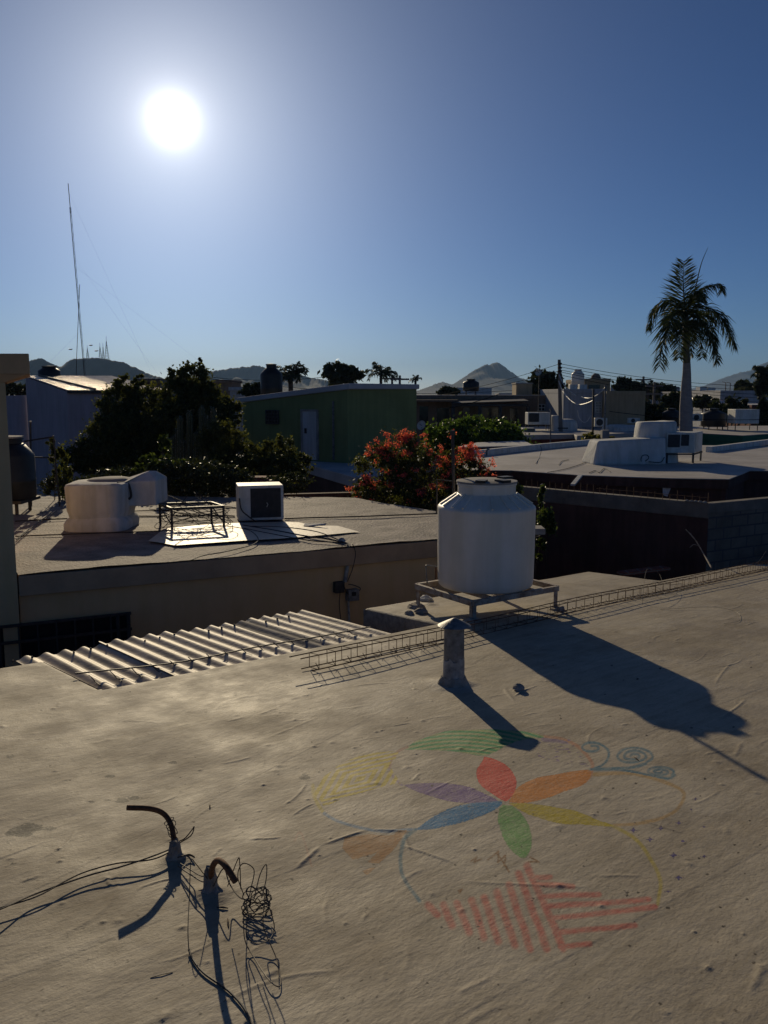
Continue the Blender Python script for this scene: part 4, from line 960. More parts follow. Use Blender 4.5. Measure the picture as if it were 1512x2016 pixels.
# green annex on the roof behind
Yg = 35.0; zf = W(650, 905, Yg)[2]
gc = wxy(684, 800, 33.2); gl = wxy(478, 800, 36.3); grr = wxy(820, 800, 34.6); gbk = gl + (grr - gc)
gt = T('green_house', 'green painted rooftop room with white door and pale sloping fascia', 'house', (*gc, 0))
zc = W(684, 766, 33.2)[2]; zl = W(478, 793, 36.3)[2]; zr = W(820, 766, 34.6)[2]
MB().prism([gl, gc, grr, gbk], zf - .2, [zl, zc, zr, zl - .0]).build('wall', M['green_wall'], gt)
def ext(p, k): c = (gl + gc + grr + gbk) / 4; return p + (p - c) / np.linalg.norm(p - c) * k
MB().prism([ext(gl, .28), ext(gc, .22), ext(grr, .12), ext(gbk, .2)], [zl + .002, zc + .002, zr + .002, zl + .002], [zl + .2, zc + .22, zr + .19, zl + .2]).build('fascia', M['blue_roof'], gt, bevel=.02)
window(gt, [gl, gc], 525, 549, 808, 834, frame=M['dark_metal'], bars=3)
dr = window(gt, [gl, gc], 596, 624, 810, 905, 'door', M['white_wall'], off=.04)
window(gt, [gl, gc], 593, 596.2, 808, 905, 'door_frame', M['concrete'], off=.07); window(gt, [gl, gc], 623.8, 627, 808, 905, 'door_frame', M['concrete'], off=.07); window(gt, [gl, gc], 593, 627, 806, 810, 'door_frame', M['concrete'], off=.072)
window(gt, [gl, gc], 656, 658, 790, 905, 'downpipe', M['galv'], off=.08)
window(gt, [gl, gc], 601, 604, 843, 853, 'door_handle', M['dark_metal'], off=.09)
zs = zf
sl_ = [wxy(585, 905, 34.0), FL(700, 940, EZ - zf)[:2], FL(790, 932, EZ - zf)[:2], wxy(860, 900, 34.5), wxy(860, 880, 38.5), wxy(440, 880, 38.5), wxy(440, 905, 36)]
gh = T('low_house', 'low house with whitish roof slab carrying the green rooftop room', 'house', (*sl_[0], 0))
MB().prism(sl_, zf - .35, zf - .0).build('roof_slab', M['blue_roof'], gh, bevel=.02)
c_ = np.mean(sl_, 0); MB().prism([p + (c_ - p) * .04 for p in sl_], 0, zf - .352).build('wall', M['redbrown_wall'], gh)
# black tank behind the green roof
tank_at(535, 718, 785, 41, .52, M['black_plastic'], 'tall black water tank rising behind the sloping green house roof', legs=1.2)

# lilac house, far left
la, lb, lc = np.array([*wxy(50, 745, 43)]), np.array([*wxy(131, 768, 37.0)]), np.array([*wxy(330, 768, 37.8)])
ld = lc + (la - lb)
lz0, lz1 = W(131, 768, 37)[2], W(52, 740, 43)[2]
lh = T('lilac_house', 'tall lilac plastered house with a rusty tin roof at the left', 'house', (*lb, 0))
MB().prism([la, lb, lc, ld], 0, [lz1 - .06, lz0 - .06, lz0 - .06, lz1 - .06]).build('wall', M['purple_wall'], lh)
mb = MB(); n_c = 60
def lr(s, t): p = lerp(lerp(lb, lc, s), lerp(la, ld, s), t); return np.array([p[0], p[1], lerp(lz0, lz1, t)])
e = (lc - lb) / np.linalg.norm(lc - lb); back = (la - lb) / np.linalg.norm(la - lb)
vs_ = []; 
for i in range(n_c + 1):
    for t in (-.03, .5, 1.02):
        p = lr(i / n_c, t); p[2] += .02 * (i % 2) + .0; vs_.append(p)
mb.add(vs_, [[i * 3 + j, (i + 1) * 3 + j, (i + 1) * 3 + j + 1, i * 3 + j + 1] for i in range(n_c) for j in range(2)]); mb.build('tin_roof', M['tin_roof'], lh)
MB().bar((*(lb - back * .12), lz0 - .07), (*(lc - back * .12), lz0 - .07), .12, .14).build('gutter', M['dark_metal'], lh)
MB().bar(lr(.28, .0) + (0, 0, .05), lr(.14, .98) + (0, 0, .05), .07).build('roof_pipe', M['dark_metal'], lh)
# lower lilac wall section to its left
ll = T('lilac_wall', 'lower lilac boundary wall joining the tall lilac house', 'wall', (*wxy(20, 800, 43), 0))
MB().prism([wxy(-120, 800, 43.1), wxy(53, 800, 43.1), wxy(53, 800, 43.4), wxy(-120, 800, 43.4)], 0, [W(-120, 783, 43)[2], W(54, 778, 43)[2], W(54, 778, 43)[2], W(-120, 783, 43)[2]]).build('wall', M['purple_wall'], ll)
tank_at(98, 722, 751, 44, .55, M['black_plastic'], 'squat black water tank on the lilac house beside the tin roof', legs=.3, neck=.6)

# lattice mast and its guys
ms = T('radio_mast', 'very tall thin guyed radio mast leaning slightly behind the tin roof', 'mast', W(168, 745, 60) * (1, 1, 0))
m0, m1 = W(170, 775, 60), W(134, 361, 60); m0 = m0 + (m0 - m1) / (m1 - m0)[2] * m0[2]
mb = MB(); ofs = [np.array([.055 * math.cos(a), .055 * math.sin(a), 0]) for a in (0, 2.1, 4.2)]
for o_ in ofs: mb.tube([m0 + o_, lerp(m0, m1, .92) + o_], .012, 4)
mb.tube([lerp(m0, m1, .9), m1], .025, 5)
for k in range(90):
    a, b = lerp(m0, m1, k / 98), lerp(m0, m1, (k + 1) / 98); mb.bar(a + ofs[k % 3], b + ofs[(k + 1) % 3], .009)
mb.build('lattice', M['dark_metal'], ms)
for k, (fr, gx, gy) in enumerate(((.97, -16, 66), (.75, -14.5, 66), (.5, -27, 58), (.72, -8, 68))):
    MB().tube([lerp(m0, m1, fr), (gx, gy, 3)], .003, 3).build('guy_wire', M['galv'], ms)
MB().tube([W(157, 560, 60), W(151, 700, 60), W(150, 745, 60), W(150, 780, 60)], .02, 4).build('feeder_cable', M['dark_metal'], ms)
for i, (px, py) in enumerate(((139, 688), (179, 680), (190, 691))):
    p = W(px, py, 90)
    mb = MB(); mb.tube([p - (.22, 0, 0), p, p + (.2, 0, .03)], [.02, .07, .02], 6)
    mb.add([p + (0, .1, .02), p + (0, -.1, .02), p + (-.25, 0, .15), p + (.28, 0, .12)], [[0, 1, 2], [1, 0, 3]])
    tag(mb.build('bird', M['dark_metal'], None, org=p), ['tiny dark bird in the sky left of the radio mast', 'tiny dark bird just right of the radio mast, upper of two', 'tiny dark bird between the mast and the hilltop towers, lower'][i], 'bird')

# right: grey block wall around the patio
wa, wb, wc = wxy(1020, 960, 18.4), wxy(1396, 993, 15.5), wxy(1640, 975, 17.3); zw = EZ - 1.98
bw = T('block_wall', 'grey concrete block patio wall with rough top, behind the rebar cage', 'wall', (*wb, 0))
def wallseg(a, b, th, z0, z1, name, m, bev=0):
    d = (b - a) / np.linalg.norm(b - a); nn = np.array([-d[1], d[0]]) * th; return MB().prism([a, b, b + nn, a + nn], z0, z1).build(name, m, bw, bevel=bev)
wallseg(wa, wb, .18, 0, zw - .28, 'rendered_face', M['redbrown_wall']); wallseg(wa + (0, -.01), wb + (0, -.01), .2, zw - .28, zw, 'coping', M['block_plain'], .015)
wallseg(wb + (.003, 0), wc, .18, 0, zw - .2, 'block_face', M['block']); wallseg(wb + (.012, -.005), wc, .2, zw - .2, zw - .004, 'coping', M['block_plain'], .015)
R_ = random.Random(9)
mb = MB(); k = 0.05
while k < 1:
    p = lerp(wa, wb, k); mb.bar((*p, zw - .02), (p[0] + R_.uniform(-.01, .01), p[1], zw + R_.uniform(.10, .2)), .008); k += .035
for h in (.1,): mb.bar((*lerp(wa, wb, .45), zw + h), (*lerp(wa, wb, .99), zw + h), .008)
mb.build('rebar_stub', M['rust'], bw)
for i in range(5): lump('rubble', np.array([*lerp(wa, wb, .9 + i * .02), zw]), .05, M['mortar'], '', '', seed=60 + i, parent=bw)

# red-brown house with pale roof
D2 = 1.9; Z2 = EZ - D2
nr_ = [FL(880, 926, D2)[:2], FL(1010, 927, D2)[:2], FL(1143, 936, D2)[:2], FL(1315, 942, D2)[:2], FL(1435, 944, D2)[:2], FL(1475, 927, D2)[:2], FL(1700, 929, D2)[:2], FL(1700, 880, D2)[:2], FL(1440, 878, D2)[:2], FL(1174, 874, D2)[:2], FL(1071, 884, D2)[:2], FL(936, 899, D2)[:2]]
rh = T('red_brown_house', 'red-brown house with broad pale flat roof behind the block wall', 'house', (*np.mean(nr_, 0), 0))
c_ = np.mean(nr_, 0)
MB().prism([p + (c_ - p) / np.linalg.norm(c_ - p) * .12 for p in nr_], 0, Z2 - .22).build('wall', M['redbrown_wall'], rh)
MB().prism(nr_, Z2 - .217, Z2 - .01).build('fascia', M['redbrown_wall'], rh)
V = []; 
mb = MB(); mb.prism([p + (c_ - p) / np.linalg.norm(c_ - p) * -.03 for p in nr_], Z2 - .009, Z2 + .012); mb.build('roof', M['pale_roof'], rh, bevel=.01)
mb = MB(); pr_ = [FL(936, 899, D2)[:2], FL(1071, 884, D2)[:2], FL(1174, 874, D2)[:2]]
for a, b in zip(pr_[:-1], pr_[1:]): mb.bar((*a, Z2 + .09), (*b, Z2 + .09), .22, .2)
mb.bar((*FL(1395, 891, D2)[:2], Z2 + .09), (*FL(1520, 874, D2)[:2], Z2 + .09), .22, .2)
mb.build('parapet', M['white_plaster'], rh, bevel=.03)
q = FL(1315, 941, D2); mb = MB(); mb.add([q + (-.1, 0, -.0), q + (.28, .02, .01), q + (.1, -.06, -.1), q + (-.02, -.08, -.42), q + (-.12, -.06, -.38), q + (-.13, -.04, -.1)], [[0, 5, 2, 1], [5, 4, 3, 2]]); mb.build('torn_membrane', M['white_plaster'], rh)
MB().bar((*FL(1143, 936, D2)[:2], Z2 + .0), FL(1128, 944, D2) + (0, 0, -.12), .1, .04).build('torn_membrane', M['white_plaster'], rh)
# second roof piece at the left
r2 = [FL(905, 890, 1.9)[:2] + (0, 1.6), FL(1060, 883, 1.9)[:2] + (0, .9), FL(1040, 873, 1.9)[:2] + (0, 1), FL(945, 877, 1.9)[:2] + (0, 1)]
poly_house('white_roof_house', 'low house whose whitish roof shows behind the flowering shrub', 'house', r2, Z2 + .05, M['redbrown_wall'], M['blue_roof'])
MB().tube(spline([FL(1005, 895, D2), W(958, 897, 27), W(958, 889, 27), W(962, 884, 27)], 4), .02, 5)
pv = T('roof_vent_pipe', 'small hooked white vent pipe on the pale roof left side', 'vent pipe', FL(958, 898, D2)); MB().tube(spline([FL(958, 898, D2), W(958.5, 888, 26.3), W(961, 883, 26.3), W(963, 886, 26.3)], 4), .025, 6).build('pipe', M['galv'], pv)

# masonry duct with evaporative cooler
md = T('cooler_duct', 'long low whitewashed masonry duct with rounded tall end on the pale roof', 'duct', FL(1240, 915, D2))
p0 = FL(1168, 916, D2); p1 = FL(1312, 915, D2)
a0, a1 = p0[:2], p1[:2]; zl_ = W(1178, 869, p0[1])[2]; zr2 = W(1265, 861, p1[1] + .3)[2]
d_ = (a1 - a0) / np.linalg.norm(a1 - a0); n2 = np.array([-d_[1], d_[0]])
mb = MB(); s_ = .09
mb.add([(*a0, Z2), (*a1, Z2), (*(a1 + n2 * 1.1), Z2), (*(a0 + n2 * 1.1), Z2),
        (*(a0 + d_ * .14 + n2 * s_), zl_), (*(a1 + n2 * s_), zr2), (*(a1 + n2 * (1.1 - s_)), zr2), (*(a0 + d_ * .2 + n2 * (1.1 - s_)), zl_)], [[0, 3, 2, 1], [4, 5, 6, 7], [0, 1, 5, 4], [1, 2, 6, 5], [2, 3, 7, 6], [3, 0, 4, 7]])
mb.build('low_duct', M['white_plaster'], md, bevel=.05)
pc = W(1288, 900, p1[1] + .95); rx = (1326 - 1251) / 2 / F * pc[1]; ztt = W(1288, 830, pc[1])[2]
mb = ringform([(pc[0], pc[1], Z2, rx * 1.15, .55), (pc[0], pc[1], Z2 + .6, rx * 1.04, .52), (pc[0] + .0, pc[1], Z2 + .9, rx, .5), (pc[0], pc[1], ztt - .03, rx * .97, .48), (pc[0], pc[1], ztt, rx * .9, .44)], 36, 3.2); soft(mb, .05, 2.4, 101)
for v in mb.v[-72:]: v[2] += .03 * (v[0] - pc[0])
mb.build('tall_duct', M['white_plaster'], md, smooth=True)
MB().tube(spline([FL(1262, 912, D2) + n_ * 0 + (0, -.1, .0), W(1262, 905, p1[1] - .25), W(1265, 897, p1[1] - .25), W(1274, 896, p1[1] - .25), W(1277, 902, p1[1] - .25), W(1270, 908, p1[1] - .25)], 5), .012, 5).build('hose', M['cable'], md)
MB().tube(spline([W(1277, 909, p1[1] - .1), W(1300, 910, p1[1] - .1), W(1308, 900, p1[1] - .1)], 5), .012, 5).build('hose', M['cable'], md)
def grid_unit(name, label, px0, px1, pyt, pyb, Y, depth, leg, casem, facem, cat='cooler', group=None, split=.72, pad=True):
    a = W(px0, pyb, Y); b = W(px1, pyb, Y + .0); zt = W(px0, pyt, Y)[2]; t = T(name, label, cat, ((a + b) / 2) - (0, 0, leg), group)
    w_ = b[0] - a[0]
    MB().box((a[0], Y, a[2]), (b[0], Y + depth, zt)).build('casing', casem, t, bevel=.015)
    if pad:
        f = MB().box((a[0] + .05, Y - .015, a[2] + .22 * (zt - a[2])), (a[0] + w_ * split, Y - .001, zt - .05)).build('grille', facem, t)
        mb = MB()
        for k in range(12): z = a[2] + .25 * (zt - a[2]) + k / 11 * (.66 * (zt - a[2])); mb.bar((a[0] + .06, Y - .02, z), (a[0] + w_ * split - .01, Y - .02, z), .012, .01)
        mb.build('louvre', M['dark_metal'], f)
    if leg > .05:
        for x in (a[0] + .05, b[0] - .05):
            for y in (Y + .05, Y + depth - .05): MB().bar((x, y, a[2] - leg), (x, y, a[2]), .04).build('leg', M['dark_metal'], t)
    return t
Yc = FL(1345, 913, D2)[1]
cl = W(1311, 890, Yc); ev = T('evaporative_cooler', 'battered white evaporative cooler on dark legs against the masonry duct', 'cooler', (W(1345, 905, Yc)[0], Yc + .4, Z2))
ca, cbv, cc_ = W(1311, 893, Yc)[:2], W(1366, 893, Yc)[:2], W(1382, 886, Yc + .95)[:2]; cdv = ca + (cc_ - cbv); zb_, zt_ = W(1340, 892, Yc)[2], W(1340, 852, Yc)[2]
MB().prism([ca, cbv, cc_, cdv], zb_, zt_).build('casing', M['white_metal'], ev, bevel=.012)
mb = MB(); wallquad(mb, lerp(ca, cbv, .05), lerp(ca, cbv, .48), zb_ + .16, zt_ - .05, .012); wallquad(mb, lerp(ca, cbv, .52), lerp(ca, cbv, .80), zb_ + .2, zt_ - .05, .012); mb.build('pad_panel', M['grille'], ev)
mb = MB(); wallquad(mb, lerp(cbv, cc_, .12), lerp(cbv, cc_, .88), zb_ + .1, zt_ - .05, .01); mb.build('side_panel', M['white_metal'], ev)
for c in (ca, cbv, cc_, cdv):
    q = c + (np.mean([ca, cbv, cc_, cdv], 0) - c) * .06; MB().bar((*q, Z2), (*q, zb_), .045).build('leg', M['dark_metal'], ev)
for a, b in ((ca, cbv), (cbv, cc_)): MB().bar((*a, zb_ - .03), (*b, zb_ - .03), .04).build('rail', M['dark_metal'], ev)
for (pp_, lab) in (([(1078, 930), (1110, 924), (1140, 915), (1166, 904)], 'thin dark cable slanting up to the masonry duct on the pale roof'), ([(1055, 912), (1062, 900), (1066, 885), (1064, 878)], 'dark bent wire sticking up from the pale roof'), ([(1160, 931), (1172, 926), (1180, 930), (1190, 922), (1202, 929)], 'crinkled wire lying near the front edge of the pale roof'), ([(1100, 915), (1106, 908), (1120, 905)], 'short wire curl in the middle of the pale roof')):
    loose('roof_wire', [FL(a, b, D2 - .03) if k < 2 or 'sticking' not in lab else W(a, b, FL(1062, 902, D2)[1]) for k, (a, b) in enumerate(pp_)], .008, M['cable'], lab, 'wire')

# debris in the dark patio
q = FL(1222, 1129, 3.1); q2 = FL(1312, 1118, 3.1)
tag(MB().bar(q, q2, .2, .05).build('plank', M['brick'], None, org=q), 'reddish plank lying in the dark patio behind the roof edge', 'plank')
lump_ = T('concrete_ledge', 'short pale concrete ledge end jutting right of the white tank', 'ledge', W(1060, 1046, 14.2)); 
p_ = W(1060, 1046, 14.2); MB().box(p_ + (-.4, 0, -.06), p_ + (.12, .4, .04)).build('slab', M['concrete'], lump_, bevel=.01)
mb = MB(); mb.tube(spline([RF(1400, 1117, 0), W(1385, 1090, 13.9), W(1368, 1062, 13.9), W(1350, 1042, 13.9)], 5), [.012] * 5 + [.010] * 5 + [.008] * 5 + [.005], 6)
mb.tube(spline([W(1372, 1066, 13.9), W(1362, 1056, 13.85), W(1360, 1050, 13.9)], 4), .004, 5); mb.tube(spline([W(1376, 1075, 13.9), W(1366, 1072, 13.9), W(1358, 1078, 13.9)], 4), .004, 5)
tag(mb.build('dry_branch', M['mortar'], None, org=RF(1400, 1117)), 'bare dry branch leaning beyond the right edge of the roof', 'branch')

# dark brown house across the middle
bf = quad(700, 1108, 800, 60, 9)
bz = W(950, 778, 60)[2]
bh = poly_house('brown_house', 'long dark brown flat-roofed house across the middle distance', 'house', bf, bz, M['brown_wall'], M['pale_roof'], .1, .3)
for (x0, x1, y0, y1) in ((826, 843, 800, 845), (860, 885, 803, 845), (912, 926, 802, 845), (946, 982, 802, 845), (1004, 1020, 804, 845)): window(bh, bf, x0, x1, y0, y1, 'opening_shade', M['glass_dark'])  # solid dark panels on the wall stand in for shade inside the openings
window(bh, bf, 1060, 1073, 796, 809, frame=M['white_metal'], bars=1)
ar = MB(); a = W(820, 787, 57.6); b = W(903, 791, 57.6); ar.box((a[0], 57.6, a[2] - .12), (b[0], 59.98, a[2] + .0)); ar.build('awning', M['brown_wall'], bh)
mb = MB(); a = W(890, 795, 57.2); b = W(1040, 797, 57.2)
mb.box((a[0], 57.2, a[2] - .16), (b[0], 57.4, a[2]))
mb.add([(a[0], 57, a[2] + .01), (b[0], 57, a[2] + .16), (b[0], 59.9, a[2] + .3), (a[0], 59.9, a[2] + .15), (a[0], 57, a[2] + .06), (b[0], 57, a[2] + .21), (b[0], 59.9, a[2] + .35), (a[0], 59.9, a[2] + .2)], [[0, 3, 2, 1], [4, 5, 6, 7], [0, 1, 5, 4], [1, 2, 6, 5], [2, 3, 7, 6], [3, 0, 4, 7]])
mb.build('pergola', M['dark_metal'], bh)
for px in (892, 945, 985, 1040): p = W(px, 800, 57.3); MB().bar((p[0], 57.3, 0), (p[0], 57.3, p[2]), .22).build('pergola_post', M['dark_metal'], bh)
tank_at(927, 747, 769, 66, .62, M['black_plastic'], 'small black tank on legs in front of the pointed mountain', legs=1.0, neck=.5)
cu = T('roof_cube', 'small brown cube room on the brown house roof below the mountain', 'roof room', W(1032, 776, 63)); a = W(1016, 778, 63); b = W(1048, 756, 63)
MB().box((a[0], 63, a[2] - .4), (b[0], 65, b[2])).build('wall', M['tan_wall'], cu); MB().box((a[0] - .05, 62.95, b[2] + .003), (b[0] + .05, 65.05, b[2] + .09)).build('coping', M['concrete'], cu)
bl = quad(1109, 1193, 800, 54, 8); bl_t = poly_house('grey_blue_house', 'grey-blue house wall with white grilled window behind the utility pole', 'house', bl, W(1150, 766, 54)[2], M['blue_wall'], M['blue_roof'], .05)
window(bl_t, bl, 1173, 1184, 791, 812, frame=M['white_metal'], bars=3)
tn = quad(1193.5, 1270, 800, 53, 10); tn_t = poly_house('tan_house', 'plain tan block of a house right of the grey-blue wall', 'house', tn, W(1230, 770, 53)[2], M['tan_wall'], M['tan_wall'], .05)
dm = quad(1150, 1201, 770, 70, 7); dt_ = poly_house('domed_house', 'tan upper storey topped by a small round dome', 'house', dm, W(1175, 745.5, 70)[2], M['tan_wall'], M['tan_wall'], .08)
window(dt_, dm, 1158, 1180, 758, 771, 'opening_shade', M['glass_dark'])  # dark panel in place of the shaded hollow of the opening
p_ = W(1173, 746, 72); MB().lathe([(.42, -.3), (.42, .06)] + [(.40 * math.cos(a), .06 + .40 * math.sin(a)) for a in np.linspace(0, 1.5, 8)], p_, 20).build('dome', M['brown_wall'], dt_, smooth=True)
MB().box(p_ + (-.62, -.6, -.25), p_ + (.62, .6, .03)).build('drum', M['tan_wall'], dt_)
tk = tank_at(1137, 728, 760, 64, .47, M['tank_white'], 'pale cream water tank on a platform left of the domed house', legs=.3, neck=.55)
for i, (a_, b_) in enumerate(((1122, 1137), (1141, 1156))):
    p0_, p1_ = W(a_, 768, 57), W(b_, 757, 57)
    o = MB().box((p0_[0], 57, p0_[2] - .1), (p1_[0], 57.5, p1_[2])).build('roof_unit', M['white_metal'], None, bevel=.02, org=p0_)
    tag(o, ['left of two pale boxes on the grey-blue roof under the cream tank', 'right of two pale boxes on the grey-blue roof beside the dome'][i], 'roof box')

# low dark-red house with white roof
D3 = 2.1; lr_ = [FL(1010, 857, D3)[:2], FL(1130, 855, D3)[:2], FL(1128 + 8, 858, D3)[:2], FL(1262, 851, D3)[:2], FL(1330, 846, D3)[:2], FL(1330, 838, D3)[:2], FL(1000, 840, D3)[:2]]
lz = EZ - D3
c_ = np.mean(lr_, 0); rr_ = T('red_house', 'low dark red house with whitish roof full of cooling equipment', 'house', (*c_, 0))
MB().prism([p + (c_ - p) / np.linalg.norm(c_ - p) * .15 for p in lr_], 0, lz - .25).build('wall', M['red_wall'], rr_); MB().prism(lr_, lz - .247, lz).build('roof', M['pale_roof'], rr_, bevel=.03)
MB().bar((*(lr_[0] - (0, .03)), lz - 1.0), (*(lr_[1] - (0, .03)), lz - 1.0), .12, .08).build('ledge', M['concrete'], rr_)
Ye = FL(1060, 848, D3)[1]
grid_unit('evaporative_cooler', 'wide white cooler with two dark panels raised on legs left of the utility pole', 1039, 1083, 812, 836, Ye, 1.0, W(1060, 836, Ye)[2] - lz, M['white_metal'], M['grille'], split=.5)
grid_unit('air_conditioner', 'low pale louvred air conditioner in front of the wide white cooler', 1030, 1054, 843, 852, Ye - 1.4, .8, .02, M['white_metal'], M['white_metal'], 'air conditioner', split=.95)
q = W(1118, 842, Ye + .4); mb = ringform([(q[0], q[1], lz, .52, .5), (q[0], q[1], lz + .35, .52, .5), (q[0] - .02, q[1], lz + .55, .46, .45), (q[0] - .05, q[1], lz + .66, .3, .3)], 24, 3); soft(mb, .05, 2, 111)
tag(mb.build('duct_hood', M['white_plaster'], None, True, org=(q[0], q[1], lz)), 'rounded white duct hood just right of the utility pole base', 'duct')
q = W(1093, 842, Ye + .6); mb = ringform([(q[0], q[1], lz, .26, .4), (q[0], q[1], lz + .8, .26, .4), (q[0], q[1], lz + .86, .2, .3)], 20, 4)
tag(mb.build('duct_hood', M['white_plaster'], None, True, org=(q[0], q[1], lz)), 'upright white duct between the wide cooler and the utility pole', 'duct')
def minisplit(px0, px1, pyt, pyb, Y, label, par_z=None):
    a = W(px0, pyb, Y); b = W(px1, pyt, Y); t = T('condenser_unit', label, 'condenser', (a + (b[0] - a[0], 0, 0)) * .5 + a * .5 * (1, 1, 1))
    MB().box((a[0], Y, a[2]), (b[0], Y + .35, b[2])).build('casing', M['white_metal'], t, bevel=.02)
    c = np.array([lerp(a[0], b[0], .38), Y - .004, (a[2] + b[2]) / 2]); r = (b[2] - a[2]) * .40
    mb = MB(); n = 18; mb.add([c] + [c + (r * math.cos(k * 6.283 / n), 0, r * math.sin(k * 6.283 / n)) for k in range(n)], [[0, 1 + k, 1 + (k + 1) % n] for k in range(n)]); mb.build('fan_grille', M['grille'], t)
    return t
minisplit(1171, 1196, 823, 840, 49, 'white condenser with round fan by the grey-blue wall corner')
minisplit(1238, 1260, 823, 833, 50, 'small condenser unit low in front of the tan house')
minisplit(1363, 1384, 815, 829, 47, 'condenser unit just right of the palm trunk')
for i, (px, py, r_, lab) in enumerate(((1215, 843, .9, 'left heap of white covered ductwork on the red house roof'), (1238, 845, .8, 'right grey covered duct heap on the red house roof'))):
    q = FL(px, py + 4, D3); mb = ringform([(q[0], q[1], lz, r_, .6), (q[0], q[1], lz + .2, r_ * .95, .55), (q[0] + .1, q[1], lz + .32, r_ * .6, .4)], 24, 2.5); soft(mb, .08, 1.5, 120 + i); tag(mb.build('duct_heap', M['white_plaster'], None, True, org=(q[0], q[1], lz)), lab, 'duct')
# green-trimmed house, right
D4 = 2.2; z4 = EZ - D4; g4 = [FL(1370, 853, D4)[:2], FL(1462, 858, D4)[:2], FL(1600, 849, D4)[:2], FL(1600, 838, D4)[:2], FL(1330, 840, D4)[:2], FL(1330, 850, D4)[:2]]
c_ = np.mean(g4, 0); gg = T('green_trim_house', 'house with pale roof and dark green fascia right of the palm', 'house', (*c_, 0))
MB().prism(g4, z4 - .012, z4 + .02).build('roof', M['pale_roof'], gg); MB().prism([p + (c_ - p) * .003 for p in g4], z4 - .35, z4 - .0125).build('fascia', M['green_trim'], gg); MB().prism([p + (c_ - p) * .02 for p in g4], 0, z4 - .352).build('wall', M['green_trim'], gg)
Yt = FL(1405, 846, D4)[1]; tank_at(1404, 805, 838, Yt, .74, M['black_plastic'], 'wide black water tank on legs above the green fascia', legs=W(1404, 838, Yt)[2] - z4, neck=.35)
grid_unit('evaporative_cooler', 'white box cooler on legs at the right above the green fascia', 1447, 1494, 806, 834, Yt - 2, 1.2, W(1460, 834, Yt - 2)[2] - z4, M['white_metal'], M['grille'], pad=False)
# far right walls
fq = quad(1418, 1640, 780, 95, 12); fz = poly_house('white_house', 'long whitish house wall at the far right below the mountain', 'house', fq, W(1460, 769, 95)[2], M['white_wall'], M['pale_roof'])
window(fz, fq, 1486, 1492, 775, 779)
fq2 = quad(1363, 1417, 780, 105, 12); poly_house('grey_house', 'low grey house between the palm trunk and the long whitish house', 'house', fq2, W(1390, 771, 105)[2], M['blue_wall'], M['pale_roof'])
fr = quad(1480, 1640, 800, 70, 8); poly_house('orange_house', 'rust-red house corner at the right edge behind the white box cooler', 'house', fr, W(1490, 797, 70)[2], M['red_wall'], M['blue_roof'])
for (px, pyt, pyb, Y, r_, lab) in ((1321, 805, 831, 58, .60, 'black tank half hidden left of the palm trunk'), (1417, 788, 806, 85, .6, 'pale small tank among trees right of the palm'), (1333, 789, 803, 80, .5, 'tiny dark tank just left of the palm trunk, furthest back'), (1317, 789, 801, 84, .4, 'tiny dark tank among the far roofs, left of two near the palm')):
    tank_at(px, pyt, pyb, Y, r_, M['tank_white'] if 'pale' in lab else M['black_plastic'], lab, neck=.45, legs=.8)
fw = quad(1290, 1365, 800, 78, 6); poly_house('low_white_house', 'low white-walled roofs seen behind the palm trunk', 'house', fw, W(1330, 802, 78)[2], M['white_wall'], M['blue_roof'])
lw_ = quad(453, 484, 770, 62, 4); poly_house('small_white_house', 'small white roof room between the left trees and the black tank', 'house', lw_, W(470, 762, 62)[2], M['white_wall'], M['concrete'], .25)
bq = quad(420, 456, 775, 75, 5); poly_house('small_brown_house', 'tiny brown roof room left of the small white roof room', 'house', bq, W(436, 748, 75)[2], M['brown_wall'], M['brown_wall'], .3)
bq = quad(275, 316, 775, 50, 5); poly_house('dark_shed', 'dark flat roofed shed behind the tin roof', 'house', bq, W(290, 746, 50)[2], M['dark_metal'], M['dark_metal'], .3)
# brick stub and retaining edge behind the grey roof
bs = T('brick_pier', 'low red brick pier in the shade behind the boxy air conditioner', 'brick pier', W(515, 985, 22) * (1, 1, 0))
a, b = W(489, 985, 22), W(541, 940, 22); MB().box((a[0], 22, 0), (b[0], 22.5, b[2])).build('brickwork', M['brick'], bs)
ew = T('garden_wall', 'low dark red garden wall behind the grey roof', 'wall', (*wxy(600, 960, 21), 0))
MB().prism([wxy(470, 970, 20.6), wxy(880, 970, 21.8), wxy(880, 970, 22.0), wxy(470, 970, 20.8)], 0, W(600, 972, 21)[2]).build('wall', M['redbrown_wall'], ew)

# far city: many small houses and water tanks that nothing tells apart
R_ = random.Random(77); k = 0
for i in range(18):
    Y = R_.uniform(130, 420); px = R_.choice([R_.uniform(1270, 1520), R_.uniform(600, 1000), R_.uniform(1100, 1520)]); 
    w_ = R_.uniform(8, 16); zt = R_.uniform(4.2, 6.8) if Y > 160 else R_.uniform(3.6, 5.2); X0 = (px - CX) / F * Y
    mb = MB().box((X0, Y, 0), (X0 + w_, Y + R_.uniform(8, 14), zt)); o = mb.build('distant_house', R_.choice([M['white_wall'], M['tan_wall'], M['brown_wall'], M['blue_wall']]), None, org=(X0, Y, 0))
    tag(o, 'one of the small flat-roofed houses on the far skyline', 'house', 'far skyline houses')
# tall blocks on the skyline right of the palm
for i, (a, b, yt) in enumerate(((1378, 1392, 761), (1394, 1409, 763), (1352, 1362, 764))):
    p0_, p1_ = W(a, 770, 900), W(b, yt, 900); o = MB().box((p0_[0], 900, 0), (p1_[0], 912, p1_[2])).build('distant_block', M['white_wall'], None, org=(p0_[0], 900, 0)); tag(o, ['left pale apartment block on the horizon right of the palm', 'right pale apartment block on the horizon right of the palm', 'narrow pale block on the horizon hugging the palm trunk'][i], 'building')

